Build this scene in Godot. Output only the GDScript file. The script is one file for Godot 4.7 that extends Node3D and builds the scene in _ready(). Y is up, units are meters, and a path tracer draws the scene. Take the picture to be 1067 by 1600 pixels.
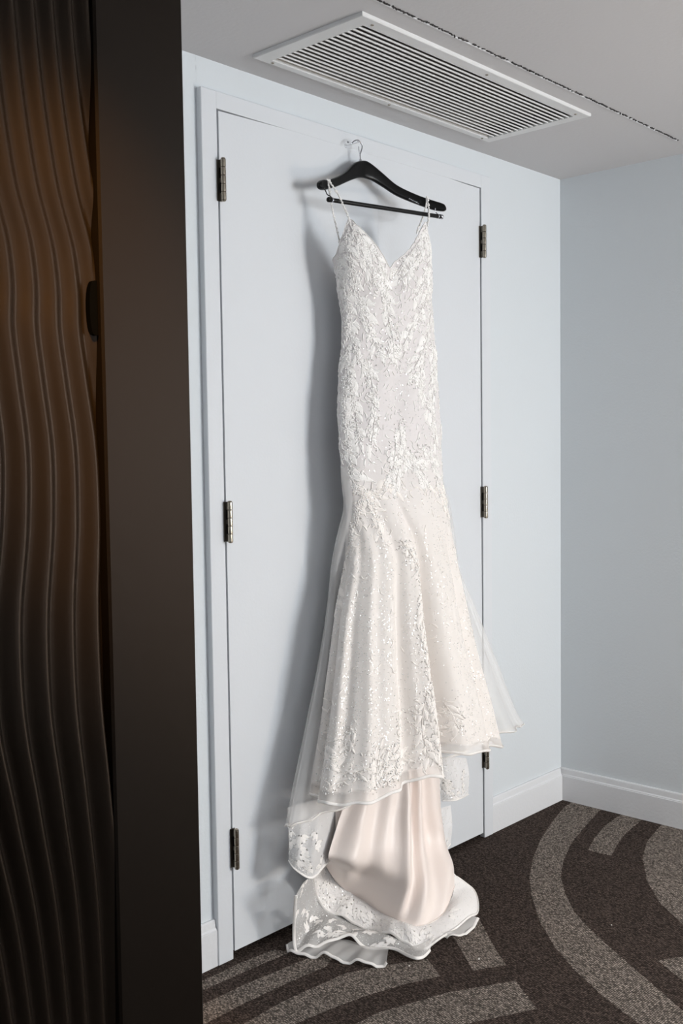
extends Node3D
# A bridal gown hanging on flush closet doors in a hotel room. Door wall = plane z 0, x to the right, y up, metres.

const CEIL := 2.252
const RIGHT := 1.617
const BACK := -0.018
var used := {}
var rng := RandomNumberGenerator.new()
var mats := {}

func numbered(called: String) -> String:
	var n: int = used.get(called, 0)
	used[called] = n + 1
	return called if n == 0 else "%s_%03d" % [called, n]

func tag(o: Node, label: String, category: String, group := "", kind := "") -> Node:
	if label != "": o.set_meta("label", label)
	if category != "": o.set_meta("category", category)
	if group != "": o.set_meta("group", group)
	if kind != "": o.set_meta("kind", kind)
	return o

func thing(called: String, label: String, category: String, at := Vector3.ZERO, group := "", kind := "") -> Node3D:
	var o := Node3D.new()
	o.name = numbered(called)
	o.position = at
	add_child(o)
	tag(o, label, category, group, kind)
	return o

func put(called: String, m: Mesh, mat: Material, parent: Node = self) -> MeshInstance3D:
	var o := MeshInstance3D.new()
	o.name = numbered(called) if parent == self else called
	o.mesh = m
	o.material_override = mat
	o.cast_shadow = GeometryInstance3D.SHADOW_CASTING_SETTING_ON
	parent.add_child(o, true)
	return o

func begin() -> SurfaceTool:
	var st := SurfaceTool.new()
	st.begin(Mesh.PRIMITIVE_TRIANGLES)
	return st

# quad with corners given so that n is the outward side
func quad(st: SurfaceTool, a: Vector3, b: Vector3, c: Vector3, d: Vector3, n: Vector3, uv := false) -> void:
	var p := [a, b, c, d]
	if (b - a).cross(c - a).dot(n) > 0.0: p = [a, d, c, b]
	for k in [0, 1, 2, 0, 2, 3]:
		st.set_normal(n)
		st.set_uv(Vector2(p[k].x, p[k].z))
		st.add_vertex(p[k])

# box with chamfered edges; size and centre in the frame of basis bs
func box(st: SurfaceTool, c: Vector3, s: Vector3, ch := 0.0, bs := Basis.IDENTITY) -> void:
	var h := s * 0.5
	var k: float = min(ch, min(h.x, min(h.y, h.z)) * 0.9)
	for ax in 3:
		for sg in [-1.0, 1.0]:
			var n := Vector3.ZERO; n[ax] = sg
			var u := (ax + 1) % 3
			var v := (ax + 2) % 3
			var pts := []
			for q in [[-1, -1], [1, -1], [1, 1], [-1, 1]]:
				var p := Vector3.ZERO
				p[ax] = sg * h[ax]; p[u] = q[0] * (h[u] - k); p[v] = q[1] * (h[v] - k)
				pts.append(c + bs * p)
			quad(st, pts[0], pts[1], pts[2], pts[3], bs * n)
	if k <= 0.0: return
	for ax in 3:
		var u := (ax + 1) % 3
		var v := (ax + 2) % 3
		for su in [-1.0, 1.0]:
			for sv in [-1.0, 1.0]:
				var pts := []
				for q in [[0, -1], [0, 1], [1, 1], [1, -1]]:
					var p := Vector3.ZERO
					p[ax] = q[1] * (h[ax] - k)
					p[u] = su * (h[u] - (k if q[0] == 0 else 0.0))
					p[v] = sv * (h[v] - (0.0 if q[0] == 0 else k))
					pts.append(c + bs * p)
				var n := Vector3.ZERO; n[u] = su; n[v] = sv
				quad(st, pts[0], pts[1], pts[2], pts[3], bs * n.normalized())
	for sx in [-1.0, 1.0]:
		for sy in [-1.0, 1.0]:
			for sz in [-1.0, 1.0]:
				var s3 := Vector3(sx, sy, sz)
				var a := c + bs * (s3 * Vector3(h.x, h.y - k, h.z - k))
				var b := c + bs * (s3 * Vector3(h.x - k, h.y, h.z - k))
				var d := c + bs * (s3 * Vector3(h.x - k, h.y - k, h.z))
				var n := bs * s3.normalized()
				var p := [a, b, d]
				if (b - a).cross(d - a).dot(n) > 0.0: p = [a, d, b]
				for q in p:
					st.set_normal(n); st.set_uv(Vector2.ZERO); st.add_vertex(q)

func box_mesh(c: Vector3, s: Vector3, ch := 0.0, bs := Basis.IDENTITY) -> ArrayMesh:
	var st := begin()
	box(st, c, s, ch, bs)
	return st.commit()

# box from corner to corner
func span(a: Vector3, b: Vector3, ch := 0.0) -> ArrayMesh:
	return box_mesh((a + b) * 0.5, (b - a).abs(), ch)

# grid of points (rows of equal length) as a smooth sheet
func sheet(st: SurfaceTool, rows: Array, wrap := false, uvs: Array = []) -> void:
	var nr := rows.size()
	var nc: int = rows[0].size()
	var nrm := []
	for i in nr:
		var line := PackedVector3Array()
		line.resize(nc)
		for j in nc:
			var jl := (j - 1 + nc) % nc if wrap else maxi(j - 1, 0)
			var jr := (j + 1) % nc if wrap else mini(j + 1, nc - 1)
			var du: Vector3 = rows[i][jr] - rows[i][jl]
			var dv: Vector3 = rows[mini(i + 1, nr - 1)][j] - rows[maxi(i - 1, 0)][j]
			line[j] = dv.cross(du).normalized()
		nrm.append(line)
	var cols := nc if wrap else nc - 1
	for i in nr - 1:
		for j in cols:
			var j2 := (j + 1) % nc
			for q in [[i, j], [i, j2], [i + 1, j2], [i, j], [i + 1, j2], [i + 1, j]]:
				st.set_normal(nrm[q[0]][q[1]])
				st.set_uv(uvs[q[0]][q[1]] if uvs.size() > 0 else Vector2(float(q[1]) / cols, float(q[0]) / (nr - 1)))
				st.add_vertex(rows[q[0]][q[1]])

# round tube along points, radius constant or per point
func tube(st: SurfaceTool, pts: Array, r, sides := 8, flat := 1.0, caps := true, up := Vector3.ZERO) -> void:
	var n := pts.size()
	var rows := []
	var side := Vector3.ZERO
	for i in n:
		var t: Vector3 = (pts[mini(i + 1, n - 1)] - pts[maxi(i - 1, 0)]).normalized()
		if up != Vector3.ZERO: side = up
		elif side == Vector3.ZERO:
			side = t.cross(Vector3.UP) if absf(t.y) < 0.9 else t.cross(Vector3.RIGHT)
		side = (side - t * side.dot(t)).normalized()
		var oth := t.cross(side)
		var rad: float = r[i] if r is Array else r
		var ring := []
		for k in sides:
			var a := TAU * k / sides
			ring.append(pts[i] + side * cos(a) * rad + oth * sin(a) * rad * flat)
		rows.append(ring)
	if caps:
		var a0 := []; var a1 := []
		for k in sides:
			a0.append(pts[0]); a1.append(pts[n - 1])
		rows.push_front(a0); rows.push_back(a1)
	sheet(st, rows, true)

func tube_mesh(pts: Array, r, sides := 8, flat := 1.0) -> ArrayMesh:
	var st := begin()
	tube(st, pts, r, sides, flat)
	return st.commit()

# smooth curve through points
func smooth(pts: Array, steps := 6) -> Array:
	var out := []
	var n := pts.size()
	for i in n - 1:
		var p0 = pts[maxi(i - 1, 0)]
		var p3 = pts[mini(i + 2, n - 1)]
		for k in steps:
			out.append(pts[i].cubic_interpolate(pts[i + 1], p0, p3, float(k) / steps))
	out.append(pts[n - 1])
	return out

# smooth table lookup: keys ascending
func look(t: Array, x: float) -> float:
	var n := t.size()
	if x <= t[0][0]: return t[0][1]
	if x >= t[n - 1][0]: return t[n - 1][1]
	for i in n - 1:
		if x < t[i + 1][0]:
			var f: float = (x - t[i][0]) / (t[i + 1][0] - t[i][0])
			return cubic_interpolate_in_time(t[i][1], t[i + 1][1], t[maxi(i - 1, 0)][1], t[mini(i + 2, n - 1)][1], f, t[i + 1][0] - t[i][0], t[maxi(i - 1, 0)][0] - t[i][0], t[mini(i + 2, n - 1)][0] - t[i][0])
	return t[n - 1][1]

func paint(c: Color, rough := 0.5, spec := 0.5, metal := 0.0) -> StandardMaterial3D:
	var m := StandardMaterial3D.new()
	m.albedo_color = c
	m.roughness = rough
	m.metallic_specular = spec
	m.metallic = metal
	return m

func bumpy(m: StandardMaterial3D, freq: float, depth: float, tile: float, octaves := 3) -> StandardMaterial3D:
	var f := FastNoiseLite.new()
	f.seed = 11; f.frequency = freq; f.fractal_octaves = octaves
	var t := NoiseTexture2D.new()
	t.width = 512; t.height = 512; t.seamless = true; t.as_normal_map = true; t.bump_strength = depth
	t.noise = f
	m.normal_enabled = true
	m.normal_texture = t
	m.uv1_triplanar = true; m.uv1_world_triplanar = true
	m.uv1_scale = Vector3.ONE / tile
	return m

func _ready() -> void:
	rng.seed = 7
	# ---- camera, sky, exposure, lights
	var cam := Camera3D.new()
	cam.name = "camera"
	cam.position = Vector3(-1.7133, 1.2934, 1.9871)
	cam.rotation = Vector3(-0.0582, -0.8221, -0.0136)
	cam.fov = 52.158
	cam.near = 0.02
	add_child(cam)
	cam.current = true
	var env := Environment.new()
	env.background_mode = Environment.BG_SKY
	var sk := ProceduralSkyMaterial.new()
	sk.sky_top_color = Color(0.55, 0.68, 0.85); sk.sky_horizon_color = Color(0.82, 0.87, 0.93)
	sk.ground_horizon_color = Color(0.5, 0.5, 0.5); sk.ground_bottom_color = Color(0.35, 0.34, 0.33)
	var sky := Sky.new(); sky.sky_material = sk
	env.sky = sky
	env.tonemap_mode = Environment.TONE_MAPPER_LINEAR
	env.tonemap_exposure = 1.08
	env.sdfgi_enabled = true; env.ssao_enabled = true; env.ssil_enabled = true
	var we := WorldEnvironment.new(); we.name = "environment"; we.environment = env
	add_child(we)
	# daylight from two windows out of view, placed to light doors and right wall
	for w in [[1.12, 1.40, 0.84, 1.1, 7.2], [-1.5, 1.35, 1.9, 1.6, 1.25]]:
		var day := AreaLight3D.new()
		day.name = "unseen_window_light"
		day.area_size = Vector2(w[2], w[3])
		day.position = Vector3(w[0], w[1], 4.12)
		day.light_color = Color(0.975, 0.99, 1.0)
		day.light_energy = w[4]
		day.area_range = 14.0; day.area_attenuation = 2.0
		day.shadow_enabled = true
		add_child(day, true)
	# unseen warm lamp, low and out of view, placed to warm train and lower walls
	var lamp := OmniLight3D.new()
	lamp.name = "unseen_lamp_light"
	lamp.position = Vector3(1.0, 0.62, 2.5)
	lamp.light_color = Color(1.0, 0.92, 0.83)
	lamp.light_energy = 0.85
	lamp.light_size = 0.12
	lamp.omni_range = 12.0; lamp.omni_attenuation = 2.0
	lamp.shadow_enabled = true
	add_child(lamp)
	# unseen amber downlight, out of view, placed to warm the wave panel
	var spot := SpotLight3D.new()
	spot.name = "unseen_downlight_beam"
	add_child(spot)
	spot.look_at_from_position(Vector3(-1.48, CEIL - 0.012, 1.72), Vector3(-1.165, 1.40, 1.2), Vector3.UP)
	spot.light_color = Color(1.0, 0.74, 0.36)
	spot.light_energy = 8.0
	spot.light_size = 0.03
	spot.spot_angle = 10.0
	spot.spot_angle_attenuation = 1.6
	spot.spot_range = 8.0; spot.spot_attenuation = 2.0
	spot.shadow_enabled = true
	materials()
	room()
	doors()
	vent()
	partition()
	hanger()
	gown()
	bits()

func materials() -> void:
	mats.wall = bumpy(paint(Color(0.84, 0.86, 0.875), 0.62, 0.35), 0.06, 0.35, 0.35)
	mats.ceiling = bumpy(paint(Color(0.80, 0.795, 0.80), 0.85, 0.25), 0.05, 0.3, 0.4)
	mats.door = bumpy(paint(Color(0.848, 0.86, 0.876), 0.5, 0.4), 0.05, 0.2, 0.3)
	mats.trim = bumpy(paint(Color(0.87, 0.875, 0.885), 0.45, 0.4), 0.04, 0.5, 0.3)
	mats.unseen_wall = paint(Color(0.30, 0.265, 0.24), 0.7, 0.3)  # wall out of view, coloured dark to darken reflections in the post
	mats.gap = paint(Color(0.05, 0.05, 0.055), 0.9, 0.1)  # near black: shade of joints and slots put into the colour
	mats.duct = paint(Color(0.66, 0.65, 0.64), 0.9, 0.1)
	mats.vent = paint(Color(0.86, 0.86, 0.86), 0.4, 0.4)
	mats.nickel = paint(Color(0.62, 0.59, 0.54), 0.27, 0.5, 1.0)
	mats.leaf = paint(Color(0.5, 0.48, 0.45), 0.36, 0.5, 1.0)  # darker copy of the hinge nickel, shade on the plates put into it
	mats.chrome = paint(Color(0.8, 0.8, 0.82), 0.12, 0.5, 1.0)
	mats.black = paint(Color(0.05, 0.05, 0.052), 0.3, 0.3)
	mats.bar = paint(Color(0.04, 0.04, 0.042), 0.25, 0.4)
	mats.dark = bumpy(paint(Color(0.098, 0.078, 0.062), 0.45, 0.2, 0.55), 0.03, 0.12, 0.4)
	mats.wave = bumpy(paint(Color(0.145, 0.118, 0.096), 0.4, 0.2, 0.55), 0.03, 0.12, 0.4)
	mats.back = paint(Color(0.6, 0.6, 0.6), 0.9, 0.2)

func struct(called: String, m: Mesh, mat: Material, label: String, category: String) -> MeshInstance3D:
	var o := put(called, m, mat)
	tag(o, label, category, "", "structure")
	return o

func room() -> void:
	var L := -2.7
	var F := 4.2
	# door wall: solid around the closet opening (x 0..1.102)
	var st := begin()
	box(st, Vector3((L - 0.05) * 0.5, CEIL * 0.5, BACK - 0.06), Vector3(absf(L) - 0.05, CEIL, 0.12))
	box(st, Vector3((1.152 + RIGHT) * 0.5, CEIL * 0.5, BACK - 0.06), Vector3(RIGHT - 1.152, CEIL, 0.12))
	box(st, Vector3(0.551, (CEIL + 2.174) * 0.5, BACK - 0.06), Vector3(1.204, CEIL - 2.174, 0.12))
	box(st, Vector3(0.551, 1.1, BACK - 0.14), Vector3(1.3, 2.2, 0.04))
	struct("wall_back", st.commit(), mats.wall, "pale blue painted wall around the white closet doors", "wall")
	struct("wall_right", span(Vector3(RIGHT, 0, -0.2), Vector3(RIGHT + 0.12, CEIL, F + 0.1)), mats.wall, "plain grey blue wall right of the closet, meeting it in the corner", "wall")
	struct("wall_left", span(Vector3(L - 0.12, 0, -0.2), Vector3(L, CEIL, F + 0.1)), mats.wall, "far left wall of the room outside the frame", "wall")
	var wf := begin()
	var openings := [[1.12, 1.40, 0.84, 1.1], [-1.5, 1.35, 1.9, 1.6]]
	for k in 2:
		var w: Array = openings[k]
		box(wf, Vector3(w[0], (w[1] - w[3] * 0.5) * 0.5, F + 0.06), Vector3(w[2], w[1] - w[3] * 0.5, 0.12))
		box(wf, Vector3(w[0], (w[1] + w[3] * 0.5 + CEIL) * 0.5, F + 0.06), Vector3(w[2], CEIL - w[1] - w[3] * 0.5, 0.12))
	for p in [[L, -2.45], [-0.55, 0.70], [1.54, RIGHT]]:
		box(wf, Vector3((p[0] + p[1]) * 0.5, CEIL * 0.5, F + 0.06), Vector3(p[1] - p[0], CEIL, 0.12))
	struct("wall_front", wf.commit(), mats.unseen_wall, "unseen wall behind the camera, coloured dark brown to keep the post reflections dark", "wall")
	# unseen windows behind the camera; their blinds glow in place of daylight
	var glow := paint(Color(0.9, 0.9, 0.9), 0.8, 0.2)
	glow.emission_enabled = true; glow.emission = Color(0.90, 0.95, 1.0); glow.emission_energy_multiplier = 0.8
	for k in 2:
		var w: Array = openings[k]
		var win := thing("window_%d" % (k + 1), ["unseen square window with a glowing sheer blind, placed to light the doors and dress", "unseen large window with a glowing sheer blind, placed to light the right wall"][k], "window", Vector3(w[0], w[1], F), "", "structure")
		var fr := begin()
		for s in [-1.0, 1.0]:
			box(fr, Vector3(s * (w[2] * 0.5 - 0.02), 0, 0.03), Vector3(0.04, w[3], 0.06), 0.004)
			box(fr, Vector3(0, s * (w[3] * 0.5 - 0.02), 0.03), Vector3(w[2], 0.04, 0.06), 0.004)
		put("window_frame", fr.commit(), mats.trim, win)
		put("blind", box_mesh(Vector3(0, 0, 0.05), Vector3(w[2] - 0.08, w[3] - 0.08, 0.01)), glow, win)
	# ceiling with the opening of the vent
	var vx0 := 0.088; var vx1 := 0.995; var vz0 := 0.103; var vz1 := 0.400
	var ce := begin()
	var T := 0.1
	box(ce, Vector3((L + vx0) * 0.5, CEIL + T * 0.5, 2.05), Vector3(vx0 - L, T, 4.5))
	box(ce, Vector3((RIGHT + vx1) * 0.5, CEIL + T * 0.5, 2.05), Vector3(RIGHT - vx1, T, 4.5))
	box(ce, Vector3((vx0 + vx1) * 0.5, CEIL + T * 0.5, (vz0 - 0.2) * 0.5), Vector3(vx1 - vx0, T, vz0 + 0.2))
	box(ce, Vector3((vx0 + vx1) * 0.5, CEIL + T * 0.5, (vz1 + 4.3) * 0.5), Vector3(vx1 - vx0, T, 4.3 - vz1))
	struct("ceiling", ce.commit(), mats.ceiling, "flat matt white ceiling with an air vent let into it", "ceiling")
	# floor
	var fl := begin()
	quad(fl, Vector3(L, 0, -0.2), Vector3(RIGHT, 0, -0.2), Vector3(RIGHT, 0, 4.3), Vector3(L, 0, 4.3), Vector3.UP, true)
	box(fl, Vector3((L + RIGHT) * 0.5, -0.0505, 2.05), Vector3(RIGHT - L, 0.1, 4.5))
	struct("floor", fl.commit(), carpet(), "dark brown ribbed carpet with pale grey curved bands and bars", "floor")
	# baseboards: a flat board with a bevelled cap line
	var bb := begin()
	board(bb, Vector3(1.152, 0, BACK), Vector3(RIGHT - 0.016, 0, BACK), Vector3(0, 0, 1))
	struct("baseboard_back", bb.commit(), mats.trim, "short white baseboard between the closet and the corner", "baseboard")
	bb = begin()
	board(bb, Vector3(L, 0, BACK), Vector3(-0.053, 0, BACK), Vector3(0, 0, 1))
	struct("baseboard_left", bb.commit(), mats.trim, "white baseboard left of the closet beside the dark post", "baseboard")
	bb = begin()
	board(bb, Vector3(RIGHT, 0, F), Vector3(RIGHT, 0, BACK), Vector3(-1, 0, 0))
	struct("baseboard_right", bb.commit(), mats.trim, "white baseboard along the right wall", "baseboard")
	# frayed corner bead showing as a dark speckled seam in the ceiling
	var se := begin()
	var x := -1.2
	while x < 1.463:
		var w := rng.randf_range(0.004, 0.012)
		var big := rng.randf_range(0.6, 1.0)
		if rng.randf() < 0.8:
			var bs := Basis.from_euler(Vector3(rng.randf_range(-0.6, 0.6), rng.randf_range(-0.5, 0.5), rng.randf_range(-0.4, 0.4)))
			box(se, Vector3(x, CEIL - 0.0005, 0.499 + rng.randf_range(-0.0015, 0.0015)), Vector3(w, 0.003, 0.0042 * big), 0.0, bs)
		x += w * 0.8
	struct("trim_2", se.commit(), paint(Color(0.2, 0.19, 0.19), 0.7), "thin dark speckled seam running across the ceiling beside the vent", "ceiling seam")
	put("edge_bead", span(Vector3(-1.2, CEIL - 0.0022, 0.492), Vector3(1.463, CEIL + 0.001, 0.4962), 0.0008), mats.trim, get_node("trim_2"))

func board(st: SurfaceTool, a: Vector3, b: Vector3, n: Vector3) -> void:
	var prof := [Vector2(0, 0.118), Vector2(0.006, 0.118), Vector2(0.0085, 0.115), Vector2(0.0105, 0.098), Vector2(0.0135, 0.094), Vector2(0.0135, 0.0915), Vector2(0.0155, 0.0905), Vector2(0.0155, 0.0)]
	for i in prof.size() - 1:
		var p: Vector2 = prof[i]; var q: Vector2 = prof[i + 1]
		var d := q - p
		var nn := (n * -d.y + Vector3.UP * d.x).normalized()
		quad(st, a + n * p.x + Vector3.UP * p.y, b + n * p.x + Vector3.UP * p.y, b + n * q.x + Vector3.UP * q.y, a + n * q.x + Vector3.UP * q.y, nn)
	for e in [[a, a - b], [b, b - a]]:
		var dir: Vector3 = e[1].normalized()
		for i in range(1, prof.size() - 1):
			var p: Vector2 = prof[i]; var q: Vector2 = prof[i + 1]
			quad(st, e[0] + Vector3.UP * p.y, e[0] + n * p.x + Vector3.UP * p.y, e[0] + n * q.x + Vector3.UP * q.y, e[0] + Vector3.UP * q.y, dir)

# woven carpet: dark brown ground, paler ribbed bands; 2048 px over 2.05 m, repeated
func carpet() -> StandardMaterial3D:
	var S := 2048
	var size := 2.05
	var ox := -0.42
	var oz := -0.03
	var shapes := [
		[1.70, 0.02, 1.531, 0.044, 1.375, 0.091, 1.222, 0.144, 1.065, 0.214, 0.930, 0.286, 0.818, 0.365, 0.692, 0.472, 0.591, 0.581, 0.521, 0.679, 0.456, 0.791, 0.411, 0.888, 0.38, 0.975, 0.36, 1.08, 0.35, 1.3, 0.47, 1.3, 0.475, 1.1, 0.515, 0.965, 0.547, 0.915, 0.595, 0.835, 0.656, 0.734, 0.724, 0.624, 0.806, 0.512, 0.900, 0.426, 0.992, 0.357, 1.105, 0.299, 1.247, 0.242, 1.423, 0.195, 1.577, 0.159, 1.7, 0.14],
		[1.70, 0.225, 1.584, 0.234, 1.463, 0.245, 1.35, 0.272, 1.234, 0.311, 1.240, 0.391, 1.33, 0.362, 1.430, 0.335, 1.584, 0.315, 1.7, 0.3],
		[1.7, 0.37, 1.575, 0.390, 1.423, 0.420, 1.290, 0.473, 1.139, 0.562, 1.019, 0.661, 0.930, 0.773, 0.9, 0.85, 1.2, 0.85, 1.25, 0.75, 1.45, 0.66, 1.7, 0.62],
		[0.700, 0.812, 0.763, 0.850, 0.9, 0.96, 0.84, 1.04, 0.645, 0.905],
		[0.60, 0.335, 0.52, 0.425, 0.428, 0.539, 0.385, 0.512, 0.351, 0.496, 0.40, 0.43, 0.451, 0.367, 0.50, 0.28],
		[0.379, 0.599, 0.303, 0.708, 0.154, 0.629, 0.059, 0.575, -0.1, 0.54, -0.3, 0.53, -0.3, 0.43, -0.1, 0.425, 0.051, 0.445, 0.228, 0.510],
		[0.325, 0.370, 0.276, 0.449, 0.18, 0.405, 0.079, 0.372, -0.007, 0.353, -0.114, 0.334, -0.3, 0.33, -0.3, 0.247, -0.191, 0.247, -0.066, 0.243, 0.134, 0.264, 0.232, 0.315],
		[-0.4, 0.19, -0.249, 0.182, -0.12, 0.182, 0.0, 0.19, 0.127, 0.205, 0.20, 0.17, 0.127, 0.14, -0.066, 0.117, -0.195, 0.112, -0.4, 0.115],
		[-0.4, 0.062, -0.154, 0.062, 0.041, 0.075, 0.12, 0.085, 0.1, 0.04, 0.0, 0.028, -0.4, 0.02],
		[-0.3, 0.9, 0.05, 0.85, 0.2, 0.92, 0.1, 1.2, -0.2, 1.5, -0.3, 1.5],
	]
	var mask := PackedByteArray()
	mask.resize(S * S)
	var wob := FastNoiseLite.new(); wob.seed = 5; wob.frequency = 0.02
	for raw in shapes:
		var pl := PackedVector2Array()
		for i in range(0, raw.size(), 2):
			pl.append(Vector2((raw[i] - ox) / size * S, (raw[i + 1] - oz) / size * S))
		for y in S:
			var xs := []
			for i in pl.size():
				var a := pl[i]; var b := pl[(i + 1) % pl.size()]
				if (a.y <= y) != (b.y <= y): xs.append(a.x + (y - a.y) / (b.y - a.y) * (b.x - a.x))
			xs.sort()
			# the yarn steps along whole ribs
			for i in range(0, xs.size() - 1, 2):
				var jag := wob.get_noise_2d(int(y / 5.0) * 37.0, i * 90.0) * 4.0
				for px in range(maxi(0, int(xs[i] + jag)), mini(S, int(xs[i + 1] + jag))):
					mask[y * S + px] = 1
	var data := PackedByteArray()
	data.resize(S * S * 3)
	var r2 := RandomNumberGenerator.new(); r2.seed = 21
	var cl := FastNoiseLite.new(); cl.seed = 9; cl.frequency = 0.004
	var o := 0
	var fleck := 0.0
	var yarn := PackedFloat32Array()
	yarn.resize(S)
	for y in S:
		var rib := y % 5
		var prof: float = [0.35, 0.85, 1.0, 0.8, 0.3][rib]
		if rib == 0:
			for px in S:
				if px % 3 == 0 or r2.randf() < 0.12: fleck = r2.randf()
				yarn[px] = fleck
		for px in S:
			fleck = yarn[px]
			var v: float
			if mask[y * S + px] == 1:
				v = prof * (0.05 + 0.52 * fleck * fleck + 0.08 * fleck) + 0.04
				v *= 0.85 + 0.3 * r2.randf()
				data[o] = int(255.0 * pow(v * 0.78, 0.4545)); data[o + 1] = int(255.0 * pow(v * 0.66, 0.4545)); data[o + 2] = int(255.0 * pow(v * 0.57, 0.4545))
			else:
				v = (0.35 + 0.65 * prof) * (0.022 + 0.085 * fleck * fleck + 0.012 * fleck)
				v *= 0.7 + 0.6 * r2.randf()
				data[o] = int(255.0 * pow(v * 1.25, 0.4545)); data[o + 1] = int(255.0 * pow(v * 0.93, 0.4545)); data[o + 2] = int(255.0 * pow(v * 0.78, 0.4545))
			o += 3
	var img := Image.create_from_data(S, S, false, Image.FORMAT_RGB8, data)
	img.generate_mipmaps()
	var m := paint(Color.WHITE, 0.95, 0.1)
	m.albedo_texture = ImageTexture.create_from_image(img)
	m.uv1_scale = Vector3(1.0 / size, 1.0 / size, 1)
	m.uv1_offset = Vector3(-ox / size, -oz / size, 0)
	return m

func doors() -> void:
	# flat casing, flush with the doors
	var st := begin()
	var y0 := 2.132
	box(st, Vector3(-0.0275, 1.087, -0.009), Vector3(0.049, 2.174, 0.0195), 0.0015)
	box(st, Vector3(1.1295, 1.087, -0.009), Vector3(0.049, 2.174, 0.0195), 0.0015)
	box(st, Vector3(0.551, (y0 + 2.174) * 0.5, -0.0092), Vector3(1.11, 2.174 - y0, 0.0195), 0.0008)
	# jambs behind the casing
	box(st, Vector3(-0.012, 1.07, -0.08), Vector3(0.018, 2.13, 0.12))
	box(st, Vector3(1.114, 1.07, -0.08), Vector3(0.018, 2.13, 0.12))
	struct("trim_1", st.commit(), mats.door, "flat white casing framing the pair of closet doors", "door casing")
	var gaps := begin()
	box(gaps, Vector3(0.551, 1.06, -0.09), Vector3(1.102, 2.12, 0.05))  # near-black block painted in for the shade behind the doors
	struct("trim_3", gaps.commit(), mats.gap, "near black block behind the closet doors and under them, standing in for the shade there", "door gap shade")
	for k in 2:
		var x0: float = [0.0005, 0.5965][k]
		var x1: float = [0.5962, 1.0985][k]
		var label: String = ["flat white closet door leaf hinged on its left side, nearest the dark post", "flat white closet door leaf hinged on its right side, nearest the corner"][k]
		var d := thing("door_%d" % (k + 1), label, "door", Vector3(x0, 0, 0), "", "structure")
		var w := x1 - x0
		# the leaves sag: the gap above is widest over the hinges
		var tops := [[0.002, 2.1275], [w * 0.2, 2.1298], [w * 0.4, 2.1321], [w, 2.1321]] if k == 0 else [[0.0, 2.1321], [w * 0.66, 2.1321], [w * 0.8, 2.1298], [w - 0.002, 2.1282]]
		var pl := begin()
		for i in 3:
			var a: Array = tops[i]; var b: Array = tops[i + 1]
			quad(pl, Vector3(a[0], 0.0195, 0), Vector3(b[0], 0.0195, 0), Vector3(b[0], b[1], 0), Vector3(a[0], a[1], 0), Vector3(0, 0, 1))
			quad(pl, Vector3(a[0], 0.0195, -0.036), Vector3(b[0], 0.0195, -0.036), Vector3(b[0], b[1], -0.036), Vector3(a[0], a[1], -0.036), Vector3(0, 0, -1))
			quad(pl, Vector3(a[0], a[1], 0), Vector3(b[0], b[1], 0), Vector3(b[0], b[1], -0.036), Vector3(a[0], a[1], -0.036), Vector3.UP)
		for e in [[tops[0], -1.0], [tops[3], 1.0]]:
			var q: Array = e[0]
			quad(pl, Vector3(q[0], 0.0195, 0), Vector3(q[0], q[1], 0), Vector3(q[0], q[1], -0.036), Vector3(q[0], 0.0195, -0.036), Vector3(e[1], 0, 0))
		quad(pl, Vector3(0.002, 0.0195, 0), Vector3(w - 0.002, 0.0195, 0), Vector3(w - 0.002, 0.0195, -0.036), Vector3(0.002, 0.0195, -0.036), Vector3.DOWN)
		put("door_panel", pl.commit(), mats.door, d)
		for y in [1.959, 1.121, 0.290]:
			hinge(d, Vector3(0.0 if k == 0 else x1 - x0, y, 0.0), 1.0 if k == 0 else -1.0)

func hinge(d: Node3D, at: Vector3, side: float) -> void:
	var h := Node3D.new()
	h.name = "hinge"
	h.position = at
	d.add_child(h, true)
	# two leaves let into the edges, with the knuckle standing proud
	var lf := begin()
	box(lf, Vector3(side * 0.0035, 0, 0.0012), Vector3(0.009, 0.1, 0.0025), 0.0006)
	box(lf, Vector3(-side * 0.0045, 0, 0.0012), Vector3(0.008, 0.1, 0.0025), 0.0006)
	box(lf, Vector3(0, 0, 0.0065), Vector3(0.0018, 0.1, 0.015), 0.0004)
	put("hinge_leaf", lf.commit(), mats.leaf, h)
	for k in 5:
		var y := -0.04 + 0.02 * k
		var st := begin()
		tube(st, [Vector3(0, y - 0.0096, 0.0165), Vector3(0, y - 0.0088, 0.0165), Vector3(0, y + 0.0088, 0.0165), Vector3(0, y + 0.0096, 0.0165)], [0.0058, 0.0066, 0.0066, 0.0058], 14)
		put("knuckle", st.commit(), mats.nickel, h)
	for s in [-1.0, 1.0]:
		var st := begin()
		tube(st, [Vector3(0, s * 0.0495, 0.0165), Vector3(0, s * 0.0515, 0.0165), Vector3(0, s * 0.0528, 0.0165)], [0.0058, 0.0055, 0.0035], 12)
		put("pin_tip", st.commit(), mats.nickel, h)
	for y in [-0.018, 0.018]:
		put("leaf_slot", box_mesh(Vector3(-0.0009, y, 0.0058), Vector3(0.0006, 0.025, 0.0042)), mats.gap, h)  # slots as dark boxes, their shade put into the colour

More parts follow.
